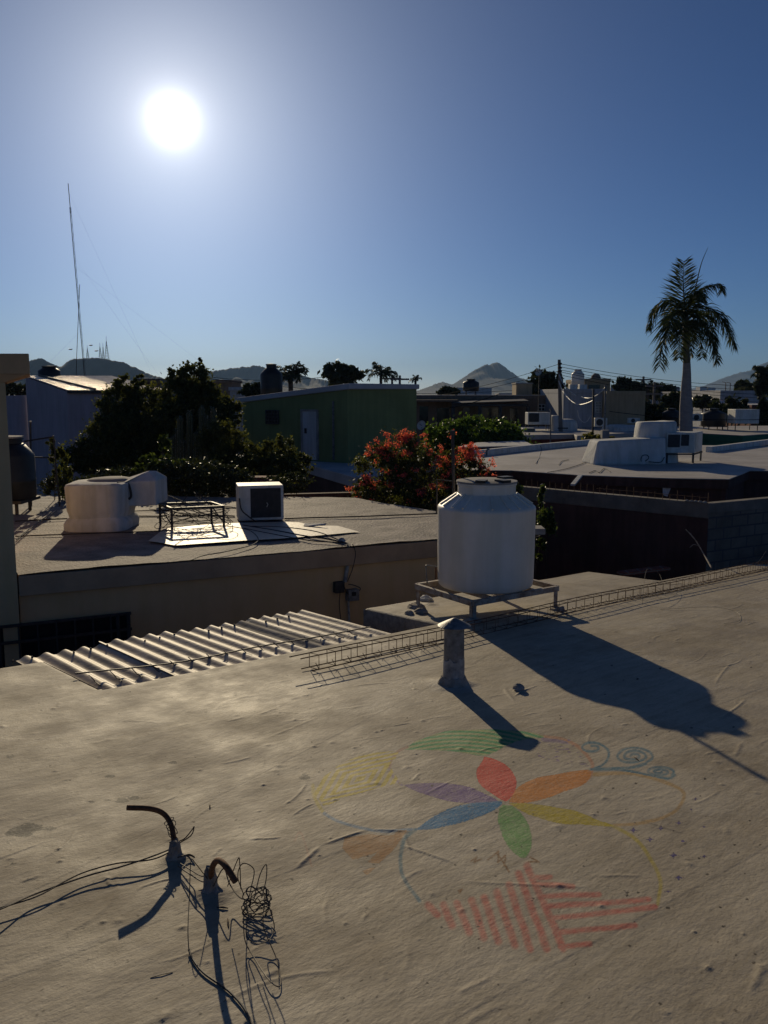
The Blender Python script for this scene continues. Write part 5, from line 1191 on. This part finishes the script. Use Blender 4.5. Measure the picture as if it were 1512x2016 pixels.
# ------------------------------------------------------------------ poles and wires
up_ = T('utility_pole', 'concrete utility pole with festooned pale cables in the middle distance', 'utility pole', W(1104, 878, 48) * (1, 1, 0))
pb, ptp = W(1104.5, 880, 48), W(1101, 708, 48); pb = pb + (pb - ptp) / (ptp - pb)[2] * pb[2]
MB().tube([pb, lerp(pb, ptp, .5), ptp], [.15, .115, .085], 8).build('shaft', M['pole_concrete'], up_)
MB().bar(W(1098, 843, 47.8), W(1118, 843, 47.8), .07).build('bracket', M['dark_metal'], up_)
for y in (716, 724, 731): MB().tube([W(1098, y, 47.9), W(1106, y, 47.9)], .06, 6).build('insulator', M['dark_metal'], up_)
for (px, yt, yb, Y, r_, lab, nm) in ((1084.5, 807, 884, 44, .04, 'slim grey post left of the utility pole', 'post'), (1168.5, 767, 880, 42, .05, 'dark steel post carrying pale cables right of the utility pole', 'post'), (1192, 761, 850, 43, .045, 'pale steel post ending the cable festoon', 'post')):
    t = T(nm, lab, 'post', W(px, yb, Y) * (1, 1, 0)); b = W(px, yb, Y); MB().tube([(b[0], b[1], 0), W(px, yt, Y)], r_, 6).build('shaft', M['dark_metal' if 'dark' in lab else 'galv'], t); MB().tube([W(px, yt + 1, Y), W(px, yt - 2, Y)], r_ * 1.6, 6).build('cap', M['galv'], t)
pq = W(1192, 848, 43); t = T('block_pier', 'grey square pier below the pale steel post by the bush', 'pier', W(1192, 880, 40) * (1, 1, 0)); a, b = W(1185, 880, 40), W(1200, 847, 40); MB().box((a[0], 40, 0), (b[0], 40.35, b[2])).build('block', M['concrete'], t)
def festoon(pts, lab, r=.028, m='white_metal'):
    loose('festoon_cable', [W(*p) for p in pts], r, M[m], lab, 'cable')
festoon([(1101, 738, 47.8), (1110, 757, 47), (1122, 770, 46.5), (1134, 779, 46)], 'upper short pale cable swooping from the utility pole')
festoon([(1100, 750, 47.8), (1107, 768, 47), (1120, 785, 45.5), (1132, 794, 44.5), (1143, 796.5, 44), (1155, 794, 43), (1167, 789, 42)], 'lower long pale cable swooping from the utility pole')
festoon([(1145, 782, 45), (1158, 784, 44), (1170, 781, 43.5), (1182, 773, 43.2), (1192, 762, 43)], 'pale cable swooping between the two steel posts')
festoon([(1137, 808, 52), (1140, 822, 52), (1148, 831, 52), (1156, 829, 52), (1163, 818, 52)], 'faint pale cable loop on the grey-blue wall', .02)
WS = 'power lines running right from the utility pole'
def pline(p0, p1, sag, lab, r=.013, grp=None):
    a, b = W(*p0), W(*p1); pts = [lerp(a, b, t / 12) - (0, 0, sag * 4 * (t / 12) * (1 - t / 12)) for t in range(13)]
    mb = MB().tube(pts, r, 4); tag(mb.build('power_line', M['line_wire'], None, org=a), lab, 'power line', grp)
for i, (y0, y1, lab) in enumerate(((716, 758, 'topmost power line running right from the utility pole'), (722, 766, 'second power line from the top, right of the utility pole'), (728, 775, 'third power line right of the utility pole'), (732, 783, 'fourth power line right of the utility pole'), (738, 792, 'lowest power line right of the utility pole'))):
    pline((1102, y0, 47.8), (1620, y1, 58), .5, lab, grp=WS)
for i, (y0, x1, y1, lab) in enumerate(((717, 780, 790, 'upper power line running left from the utility pole across the mountain'), (731, 700, 806, 'lower power line running left from the utility pole across the mountain'))):
    pline((1100, y0, 47.8), (x1, y1, 70), .3, lab, grp='power lines running left from the utility pole')
pline((985, 775, 50), (866, 806, 50), .1, 'pale slack wire over the brown house pergola', .02)
pline((400, 741, 70), (640, 742, 75), .3, 'thin line crossing the sky behind the left trees, upper', .02)
pline((400, 744, 70), (1100, 760, 90), 1.0, 'long thin line crossing behind the green house', .02)
pline((1200, 810, 40), (1620, 818, 44), .3, 'low thin wire crossing in front of the palm trunk', .014)
pline((1200, 797, 60), (1620, 786, 70), .6, 'wire crossing in front of the far tanks right of the palm', .018)
for (px, yt, Y, lab, arms) in ((772, 738, 95, 'left distant utility pole with crossarms beyond the green house', 1), (787, 739, 92, 'right distant utility pole with crossarms beyond the green house', 1), (1265, 741, 110, 'distant utility pole left of the palm, tallest of three', 1), (1287, 753, 100, 'distant crossarmed pole nearest the palm trunk on its left', 2), (1322, 757, 130, 'small distant pole just left of the palm trunk', 2), (1427, 753, 140, 'distant street lamp post right of the palm, left of two', 0), (1436, 754, 140, 'distant street lamp post right of the palm, right of two', 0), (1168, 752, 200, 'hair-thin antenna pole behind the dome', 0)):
    b = W(px, 790, Y); t = T('utility_pole' if arms else 'lamp_post', lab, 'pole', (b[0], Y, 0)); z = W(px, yt, Y)[2]
    MB().tube([(b[0], Y, 0), (b[0], Y, z)], .14 if arms else .07, 6).build('shaft', M['pole_concrete'], t)
    if arms:
        for q in range(arms): MB().box((b[0] - 1.0, Y - .06, z - .5 - q * .9), (b[0] + 1.0, Y + .06, z - .32 - q * .9)).build('crossarm', M['pole_concrete'], t)
    else: MB().tube([(b[0], Y, z), (b[0] - .6, Y, z + .1)], .05, 5).build('arm', M['pole_concrete'], t)
def dish(px, py, Y, r, lab, floor=None):
    c = W(px, py, Y); t = T('satellite_dish', lab, 'satellite dish', c); mb = MB(); n = 20; vs_ = []; fs = []
    ax = np.array([-.55, -.75, .35]); ax /= np.linalg.norm(ax); u = np.cross(ax, (0, 0, 1)); u /= np.linalg.norm(u); v = np.cross(u, ax)
    for j in range(5):
        rr = r * j / 4
        for k in range(n): vs_.append(c + ax * (.35 * rr * rr / r) + rr * (math.cos(k * 6.283 / n) * u + math.sin(k * 6.283 / n) * v))
    for j in range(4):
        for k in range(n): fs.append([j * n + k, j * n + (k + 1) % n, (j + 1) * n + (k + 1) % n, (j + 1) * n + k])
    mb.add(vs_, fs).build('reflector', M['white_metal'], t, smooth=True); MB().tube([c - ax * .05, c - ax * .1 - (0, 0, (c[2] - floor) if floor else .9)], .03, 6).build('mast', M['dark_metal'], t); MB().tube([c, c + ax * r * .9], .015, 5).build('feed_arm', M['dark_metal'], t)
dish(1061, 734, 50, .20, 'satellite dish by the tree top left of the utility pole', 3.5)
dish(831, 838, 58, .33, 'white satellite dish at the foot of the green house right corner', 1.5)

# ------------------------------------------------------------------ vegetation
def leaves(name, ells, n, size, m, parent, seed=1, clump=.22, asp=1.8, shell=.55, label=None, drop=.35):
    r = np.random.default_rng(seed); vol = np.array([e[3] * e[4] * e[5] for e in ells]) ** .75; vol /= vol.sum(); P_ = []
    for e, w_ in zip(ells, vol):
        ne = max(30, int(n * w_)); nc = max(6, ne // 70); d = r.normal(size=(nc, 3)); d /= np.linalg.norm(d, axis=1)[:, None]
        rad = shell + (1.06 - shell) * r.random(nc) ** .6; cc = d * rad[:, None]
        rr = r.uniform(.4, 1.7, nc) * clump * 1.15; idx = r.integers(0, nc, ne)
        off = r.normal(size=(ne, 3)); off /= np.linalg.norm(off, axis=1)[:, None]; off *= (np.abs(r.normal(size=ne)) * .62)[:, None] * rr[idx][:, None]
        p = (cc[idx] + off) * np.array([e[3], e[4], e[5]]) + np.array(e[:3]); P_.append(p)
    P_ = np.concatenate(P_); N_ = len(P_)
    t = r.normal(size=(N_, 3)); t[:, 2] -= drop; t /= np.linalg.norm(t, axis=1)[:, None]; b = np.cross(t, r.normal(size=(N_, 3))); b /= np.linalg.norm(b, axis=1)[:, None]
    s = size * r.uniform(.6, 1.3, N_)[:, None]; t = t * s * asp / 2; b = b * s / 2
    V = np.stack([P_ - t, P_ + b - t * .1, P_ + t, P_ - b - t * .1], 1).reshape(-1, 3); Fc = np.arange(N_ * 4).reshape(-1, 4)
    o = mesh_np(name, V, Fc, m, parent)
    if label: o['label'] = label
    return o
def ell(px, py, Y, rpx, rpy, ry=None):
    c = W(px, py, Y); k = Y / F; return (c[0], c[1], c[2], rpx * k, ry if ry else rpx * k * .8, rpy * k)
def trunk(parent, base, tops, r0=.16, m='bark'):
    mb = MB()
    for i, tp in enumerate(tops):
        tp = np.array(tp); mid = lerp(base, tp, .5) + (rnd.uniform(-.2, .2), rnd.uniform(-.2, .2), .1)
        mb.tube(spline([base, lerp(base, mid, .6), mid, tp], 3), [r0 * (1 - .085 * k) for k in range(10)], 6)
    mb.build('trunk', M[m], parent, smooth=True)
def tree(name, label, cat, ells, n, size, m, base=None, seed=1, clump=.22, r0=.12, group=None, **k):
    c = np.mean([e[:3] for e in ells], 0); base = np.array([c[0], c[1], 0]) if base is None else np.array(base)
    t = T(name, label, cat, base, group); trunk(t, base, [(e[0], e[1], e[2]) for e in ells[:5]], r0)
    leaves('crown', ells, n, size, M[m], t, seed, clump, **k); return t
tree('tree', 'tall dense dark tree with upright top behind the duct box', 'tree', [ell(378, 748, 31, 34, 30), ell(350, 775, 31, 34, 34), ell(398, 800, 31, 40, 46), ell(345, 850, 30.5, 50, 60), ell(420, 855, 30.5, 46, 56), ell(345, 738, 31, 16, 14), ell(440, 810, 31, 34, 30), ell(397, 722, 31, 9, 15)], 52000, .068, 'leaf_dark', seed=2)
tree('tree', 'broad dark tree in front of the tin roof and lilac wall', 'tree', [ell(240, 795, 32, 42, 36), ell(290, 820, 32, 50, 56), ell(228, 850, 31.5, 50, 50), ell(265, 880, 31, 70, 60), ell(190, 895, 31, 42, 36), ell(250, 755, 32, 26, 14), ell(272, 748, 32, 14, 12), ell(155, 910, 30.8, 38, 30), ell(320, 900, 30.5, 50, 50)], 58000, .070, 'leaf_dark', seed=3)
tree('bush', 'lighter shrub in front of the dark trees right of the duct elbow', 'bush', [ell(290, 915, 20.5, 26, 16), ell(322, 890, 20.7, 14, 32), ell(340, 935, 20.4, 40, 30), ell(318, 866, 20.7, 6, 14)], 6500, .05, 'leaf_mid', seed=4, r0=.04)
tree('bush', 'dark glossy bush in front of the green house window', 'bush', [ell(480, 900, 26, 60, 30), ell(550, 895, 26, 34, 34), ell(520, 925, 25.5, 80, 26), ell(585, 915, 26, 30, 24), ell(440, 880, 25.8, 44, 44), ell(560, 875, 26.2, 16, 18)], 30000, .048, 'leaf_dark', seed=5, r0=.05)
tree('bush', 'ground-hugging dark bush behind the empty steel stand', 'bush', [ell(380, 945, 20.2, 90, 36), ell(450, 950, 20.4, 50, 30), ell(560, 950, 20.4, 50, 18), ell(240, 950, 20.5, 80, 26), ell(120, 960, 20.5, 40, 26)], 30000, .042, 'leaf_far', seed=6, r0=.04)
tree('bush', 'straggly dark shrub by the pipe post at the lilac wall', 'bush', [ell(110, 890, 18.5, 12, 24), ell(98, 868, 18.5, 8, 8), ell(125, 930, 18.6, 16, 46)], 2200, .05, 'leaf_dark', seed=7, r0=.03, clump=.3)
tree('tree', 'dark round tree seen over the lilac wall at far left', 'tree', [ell(15, 768, 60, 22, 14), ell(42, 768, 60, 16, 12)], 2500, .18, 'leaf_far', seed=8)
for i, (px, py, Y, rx_, ry_, lab, c_) in enumerate(((679, 733, 85, 36, 20, 'round-headed dark tree on the skyline above the green roof', 0), (500, 768, 60, 20, 14, 'small dark tree left of the tall black tank', 0), (1078, 755, 70, 32, 24, 'dark tree crown beside the utility pole', 0), (1240, 758, 110, 26, 11, 'dark tree row between the dome and the palm', 0), (1300, 770, 120, 28, 14, 'dark tree mass left of the palm trunk', 0), (1330, 790, 70, 24, 16, 'dark rounded tree behind the palm trunk', 0), (1272, 812, 60, 42, 20, 'dark hedge-like tree right of the tan house', 0), (1440, 803, 66, 34, 24, 'dark tree between the black tank and the white box cooler', 0), (1470, 760, 110, 18, 9, 'small tree on the right skyline', 0), (1505, 750, 90, 14, 24, 'shaggy dark tree cut by the right edge', 0), (883, 770, 100, 16, 6, 'low tree left of the small black tank on the skyline', 0), (1390, 790, 90, 22, 10, 'low tree between palm trunk and black tank', 0), (1507, 812, 66, 16, 26, 'dark foliage at the right edge behind the white box cooler', 0))):
    tree('tree', lab, 'tree', [ell(px - rx_ * .35, py, Y, rx_ * .65, ry_), ell(px + rx_ * .35, py + 2, Y, rx_ * .65, ry_ * .85), ell(px, py + ry_ * .4, Y, rx_, ry_ * .7)], 4200, .0034 * Y, 'leaf_far', seed=20 + i, r0=.15, clump=.28)
tree('tree', 'dome-shaped bright green bush tree behind the flowering shrub', 'tree', [ell(935, 862, 36, 88, 36, 1.8), ell(880, 868, 36, 44, 34, 1.5), ell(985, 868, 36, 48, 34, 1.6), ell(940, 885, 36, 96, 30, 1.6)], 34000, .085, 'leaf_bush', seed=40, clump=.16, shell=.75)
tree('bush', 'small yellow-green bush by the grey pier left of the masonry duct', 'bush', [ell(1165, 864, 41, 18, 11), ell(1200, 866, 41, 12, 8)], 2600, .085, 'leaf_yellow', seed=41, r0=.03)
# bougainvillea
be = [ell(795, 900, 21, 50, 44), ell(745, 930, 20.8, 44, 46), ell(715, 965, 20.6, 26, 26), ell(840, 940, 20.8, 56, 50), ell(905, 930, 21, 46, 48), ell(770, 975, 20.5, 60, 28), ell(860, 990, 20.4, 60, 30), ell(928, 900, 21.2, 16, 22), ell(800, 868, 21, 12, 12), ell(950, 960, 21, 30, 26)]
bo = tree('bougainvillea', 'sprawling bougainvillea with coral red flowers behind the white tank', 'shrub', be, 28000, .042, 'leaf_dark', seed=50, r0=.05, clump=.26)
r_ = np.random.default_rng(51); cl = []
for k in range(120):
    e = be[r_.integers(0, len(be))]; d = r_.normal(size=3); d[2] = abs(d[2]) * 1.0 - .25; d[1] = -abs(d[1]) * .8 if r_.random() < .75 else d[1]; d /= np.linalg.norm(d); s = r_.uniform(.04, .12)
    p = np.array(e[:3]) + d * np.array(e[3:]) * r_.uniform(.92, 1.12); cl.append((*p, s * 1.2, s, s))
for (px, py) in ((890, 853), (836, 858), (797, 852), (925, 878), (935, 888), (905, 884), (918, 896), (930, 902), (898, 900), (942, 910), (760, 860), (740, 868), (968, 912), (958, 920), (870, 882), (728, 880), (905, 915), (880, 905), (915, 910), (925, 892)):
    cl.append(ell(px, py, 20.9, 9, 8))
leaves('flowers', cl, 13000, .028, M['flower'], bo, 52, clump=.5, asp=1.3, shell=.2)
tree('bush', 'dark leafy creeper beside the right side of the white tank', 'bush', [ell(1075, 1040, 15.6, 16, 34), ell(1068, 985, 16, 10, 24), ell(1062, 1080, 15.4, 14, 20), ell(1010, 960, 17.5, 20, 12)], 2600, .05, 'leaf_mid', seed=55, r0=.03, clump=.3)
# columnar cactus
cq = T('columnar_cactus', 'tall many-armed columnar cactus with backlit spines before the dark tree', 'cactus', W(385, 960, 27) * (1, 1, 0))
for (px, yt, yb, r_c, jx) in ((341, 856, 960, .055, 0), (354, 818, 960, .06, 3), (350, 842, 960, .05, 0), (373, 808, 960, .065, 0), (386, 850, 960, .05, -4), (397, 797, 960, .065, 2), (408, 815, 960, .05, 0), (420, 802, 960, .06, 0), (362, 866, 960, .045, 0)):
    b, t_ = W(px + jx, yb, 27), W(px, yt, 27); r_c *= 1.4; n = 14; mb = MB(); vs_ = []; rows = 18
    for i in range(rows + 1):
        s = i / rows; c = lerp(b, t_, s); rr = r_c * (1 if s < .94 else math.sqrt(max(1 - ((s - .94) / .06) ** 2, .02)))
        for k in range(n): a = 6.283 * k / n; q = rr * (1 + (.16 if k % 2 else -.16)); vs_.append(c + (q * math.cos(a), q * math.sin(a), 0))
    mb.add(vs_, [[i * n + k, i * n + (k + 1) % n, (i + 1) * n + (k + 1) % n, (i + 1) * n + k] for i in range(rows) for k in range(n)] + [[rows * n + k for k in range(n)]])
    st_ = mb.build('stem', M['cactus'], cq)
    rs_ = np.random.default_rng(int(px)); m_ = 700; s = rs_.random(m_); a = rs_.integers(0, 7, m_) * 6.283 / 7 + .45 + rs_.normal(size=m_) * .05
    c = b[None] + (t_ - b)[None] * (1 - s[:, None] * .75); rd = np.stack([np.cos(a), np.sin(a), rs_.normal(size=m_) * .5], 1); p0_ = c + rd * r_c * np.array([1, 1, 0]); p1_ = p0_ + rd * .045; w2 = np.cross(rd, (0, 0, 1)) * .003
    V = np.stack([p0_ - w2, p0_ + w2, p1_], 1).reshape(-1, 3); mesh_np('spines', V, np.arange(m_ * 3).reshape(-1, 3), M['white_metal'], st_)
# garden ground cover in the dark yards
# palms
def frond(mb_v, mb_f, rach, width, n=56, droop=.7, seed=1, wl=.035):
    R_ = random.Random(seed); pts = spline(rach, 14); m = len(pts); L_ = [0]
    for a, b in zip(pts[:-1], pts[1:]): L_.append(L_[-1] + np.linalg.norm(b - a))
    tot = L_[-1]
    rr = MB().tube(pts, [max(.035 * (1 - i / m), .006) * (width / .8) for i in range(m)], 5); k0 = len(mb_v); mb_v += rr.v; mb_f += [[i + k0 for i in f] for f in rr.f]
    for k in range(n):
        s = .10 + .90 * k / n; i = min(int(np.searchsorted(L_, s * tot)), m - 2) ; i = max(i, 1); c = pts[i]; t = pts[i + 1] - pts[i - 1]; t /= np.linalg.norm(t)
        side = np.cross(t, (0, 0, 1)); sn = np.linalg.norm(side); side = side / sn if sn > .15 else np.array([1.0, 0, 0]); upv = np.cross(side, t)
        ln = width * (.35 + .65 * math.sin(min(s * 1.25 + .12, 1) * math.pi * .86 + .1)) * R_.uniform(.8, 1.12)
        if s > .8: ln *= 1 - (s - .8) * 2.0
        for sg in (-1, 1):
            d = side * sg * R_.uniform(.7, 1.0) + t * R_.uniform(.45, .8) + upv * R_.uniform(-.5, .45) - np.array([0, 0, droop * R_.uniform(.2, .7)]); d /= np.linalg.norm(d)
            mid = c + d * ln * .55; end = c + d * ln - np.array([0, 0, droop * ln * .30]); wv = np.cross(d, (R_.uniform(-1, 1), R_.uniform(-1, 1), R_.uniform(-1, 1))); wv /= max(np.linalg.norm(wv), .01); wv *= wl / 2
            k0 = len(mb_v); mb_v += [c - wv * .6, c + wv * .6, mid + wv, mid - wv, end]; mb_f += [[k0, k0 + 1, k0 + 2, k0 + 3], [k0 + 3, k0 + 2, k0 + 4]]
YP = 40.0; kp = YP / F
pb_ = W(1350, 852, YP); palm = T('palm_tree', 'royal palm with smooth pale trunk rising beside the evaporative cooler', 'palm tree', (W(1351, 852, YP)[0], YP, 0))
tr = [(1350.5, 960, 13.5), (1350.5, 852, 13.0), (1350.5, 800, 12.2), (1351, 760, 9.8), (1352, 735, 8.2), (1352, 715, 7.2), (1351, 690, 6.8), (1351, 650, 6.4), (1350, 620, 5)]
pts = [W(a, b, YP) for a, b, c in tr]; pts[0][2] = 0
MB().tube(pts[:6], [c * kp for a, b, c in tr][:6], 18).build('trunk', M['palm_bark'], palm, smooth=True)
MB().tube(pts[5:], [c * kp * .98 for a, b, c in tr][5:], 14).build('crownshaft', mat('crownshaft', (.13, .11, .06), .5, .15, 3), palm, smooth=True)
MB().tube(spline([W(1362, 600, YP), W(1374, 545, YP), W(1382, 515, YP - .1), W(1394, 487, YP - .1)], 5), [.03, .03, .03, .028, .026, .026, .024, .024, .022, .02, .018, .016, .014, .012, .01, .006], 5).build('spear_leaf', M['leaf_palm'], palm)
fr_ = [([(1350, 632, 0), (1347, 590, -.3), (1345, 550, -.7), (1347, 513, -1.0)], 1.0, .1), ([(1352, 630, 0), (1360, 590, .2), (1385, 566, .2), (1418, 560, .0), (1422, 575, 0)], .75, .8),
       ([(1350, 630, 0), (1340, 603, 0), (1318, 591, .1), (1292, 602, .2), (1278, 645, .2)], .8, .9), ([(1350, 632, 0), (1335, 612, -.5), (1318, 640, -1.0), (1305, 680, -1.2), (1298, 722, -1.2)], .95, .6),
       ([(1352, 620, 0), (1372, 604, 0), (1400, 608, .2), (1425, 632, .3), (1447, 680, .3)], .95, .8), ([(1352, 630, 0), (1370, 622, -.4), (1392, 645, -.8), (1405, 680, -1.0), (1411, 712, -1.0)], .85, .6),
       ([(1351, 632, 0), (1362, 635, .8), (1378, 665, 1.3), (1383, 705, 1.3)], .7, .4), ([(1350, 632, 0), (1342, 640, -1), (1338, 670, -1.4), (1337, 705, -1.4)], .8, .3),
       ([(1351, 634, 0), (1354, 645, 1.2), (1358, 670, 1.6), (1362, 700, 1.6)], .8, .3), 
       ([(1351, 628, 0), (1362, 590, -.8), (1374, 572, -1.4), (1386, 592, -1.9)], .6, .8), ([(1350, 628, 0), (1335, 612, 1.0), (1322, 628, 1.8), (1316, 668, 2.1)], .8, .6),
       ([(1352, 622, 0), (1368, 615, 1.2), (1392, 625, 2.0), (1405, 660, 2.2), (1410, 690, 2.2)], .8, .6)]
for i, (rp, wdt, dr_) in enumerate(fr_):
    vv, ff = [], []; frond(vv, ff, [W(a, b, YP + c) for a, b, c in rp], wdt * 1.22, 84, dr_ * 1.2, i, .048); mesh_np('frond', vv, ff, M['leaf_palm'], palm)
def small_palm(px, py, Y, nf, L_, lab, yb=790):
    c = W(px, py, Y); t = T('palm_tree', lab, 'palm tree', (c[0], Y, 0)); MB().tube([(c[0], Y, 0), c], .16, 8).build('trunk', M['bark'], t); R_ = random.Random(int(px)); vv, ff = [], []
    for k in range(nf):
        a = k * 2.4; e = R_.uniform(-.2, 1.2); d = np.array([math.cos(a) * math.cos(e), math.sin(a) * math.cos(e), math.sin(e)]); frond(vv, ff, [c, c + d * L_ * .5, c + d * L_ * .85 - (0, 0, L_ * .12), c + d * L_ - (0, 0, L_ * .35)], L_ * .42, 34, .6, k, L_ * .04)
    mesh_np('crown', vv, ff, M['leaf_far'], t)
small_palm(572, 742, 58, 15, 1.5, 'feathery palm right behind the tall black tank')
small_palm(750, 735, 95, 13, 1.9, 'small palm on the skyline above the green house')
small_palm(818, 747, 120, 12, 1.0, 'tiny fan palm on the skyline right of the distant poles')
small_palm(441, 758, 120, 12, 1.1, 'tiny palm on the skyline behind the left trees')
small_palm(1500, 738, 90, 14, 1.6, 'shaggy palm at the right edge under the mountain')
small_palm(1275, 765, 110, 12, 1.6, 'small palm by the distant pole left of the royal palm')

# ------------------------------------------------------------------ hills
def ridge(name, pts, D, depth, seed, jag=1.0):
    """real ridge: crest polyline from pixels at distance D, slopes falling both ways with spurs"""
    xs = [p[0] for p in pts]; ys = [p[1] for p in pts]; n = 420; PX = np.linspace(xs[0], xs[-1], n); PY = np.interp(PX, xs, ys)
    k = D / F; nz = (vnoise(PX * .09, PX * 0 + seed, seed) - .5) * 3 + (vnoise(PX * .35, PX * 0 + seed, seed + 1) - .5) * 1.6 + (vnoise(PX * 1.3, PX * 0 + seed, seed + 2) - .5) * 1.1
    C = np.array([W(a, b, D) for a, b in zip(PX, PY + nz * jag)]); rows = 40; V = []
    for j in range(-rows, rows + 1):
        s = j / rows; fall = (1 - abs(s)) ** 1.25; y = D + s * depth; sp = 1 - .38 * vnoise(PX * .06 + s * 3, PX * 0 + j * .16, seed + 5) * min(abs(s) * 4, 1)
        z = np.maximum((C[:, 2]) * fall * (sp if j else 1), -5); V.append(np.stack([C[:, 0] + 0 * z, np.full(n, y) , z], 1))
    V = np.concatenate(V); ix = np.arange((2 * rows + 1) * n).reshape(2 * rows + 1, n)
    o = mesh_np(name, V, np.stack([ix[:-1, :-1], ix[:-1, 1:], ix[1:, 1:], ix[1:, :-1]], -1).reshape(-1, 4), M['hill'], None, smooth=True); o['kind'] = 'structure'; return o
ridge('hills', [(-300, 760), (-120, 745), (0, 728), (57, 710), (80, 706), (100, 716), (120, 722), (132, 713), (146, 707), (180, 705), (215, 708), (245, 713), (262, 722), (290, 735), (330, 747), (420, 772)], 2300, 450, 3)
ridge('hills', [(200, 775), (330, 745), (400, 735), (440, 726), (470, 724), (500, 720), (520, 722), (560, 733), (620, 744), (700, 760), (800, 774)], 3400, 600, 13)
ridge('mountain', [(790, 774), (830, 766), (860, 755), (872, 752), (890, 757), (905, 748), (930, 731), (950, 721), (958, 718), (963, 720), (972, 714), (980, 713), (990, 719), (1005, 731), (1020, 742), (1040, 750), (1062, 758), (1100, 772)], 4200, 800, 23, .8)
ridge('mountain', [(1330, 775), (1370, 768), (1400, 755), (1420, 745), (1445, 738), (1458, 733), (1475, 730), (1490, 722), (1512, 711), (1560, 700), (1650, 703), (1800, 722), (1950, 774)], 6500, 1200, 33, .8)
for i, (px, yt, yb, wd_, lab) in enumerate(((173, 680, 707, 2.2, 'leftmost short transmitter tower on the hilltop'), (198, 675, 709, 2.6, 'second transmitter tower on the hilltop from the left'), (204, 676, 709, 1.6, 'slim mast between the two taller hilltop towers'), (211, 662, 710, 3.2, 'tallest transmitter tower on the hilltop, rightmost'))):
    Y = 2290; b = W(px, yb + 3, Y); t_ = W(px, yt, Y); tw = T('transmitter_tower', lab, 'tower', b, 'transmitter towers on the hilltop'); h = t_[2] - b[2]; mb = MB(); wb_ = wd_ * 1.6
    cs = [(1, 1), (1, -1), (-1, -1), (-1, 1)]
    for (i_, j_) in cs: mb.bar(b + (i_ * wb_, j_ * wb_, 0), b + (i_ * .35, j_ * .35, h * .8), .55)
    for k in range(8):
        s0, s1 = k / 8 * .8, (k + 1) / 8 * .8
        for q in range(4):
            c_a, c_b = cs[q], cs[(q + 1) % 4]; wa_ = lerp(wb_, .35, s0 / .8); wb2 = lerp(wb_, .35, s1 / .8); mb.bar(b + (c_a[0] * wa_, c_a[1] * wa_, h * s0), b + (c_b[0] * wb2, c_b[1] * wb2, h * s1), .32)
    mb.build('lattice', M['dark_metal'], tw); MB().tube([b + (0, 0, h * .78), b + (0, 0, h)], .5, 5).build('antenna', M['dark_metal'], tw)

# ------------------------------------------------------------------ haze
hz = MB().box((-9000, -400, -6), (9000, 9000, 310)).build('haze', None and M['hill'] or M['hill']); hz['kind'] = 'stuff'
hm = bpy.data.materials.new('haze'); hm.use_nodes = True; nt = hm.node_tree
for n in list(nt.nodes):
    if n.type == 'BSDF_PRINCIPLED': nt.nodes.remove(n)
pv_ = nt.nodes.new('ShaderNodeVolumePrincipled'); pv_.inputs['Color'].default_value = (.36, .60, 1.0, 1); pv_.inputs['Density'].default_value = .00008; pv_.inputs['Anisotropy'].default_value = .2
nt.links.new(pv_.outputs[0], nt.nodes['Material Output'].inputs['Volume']); hz.data.materials.clear(); hz.data.materials.append(hm)
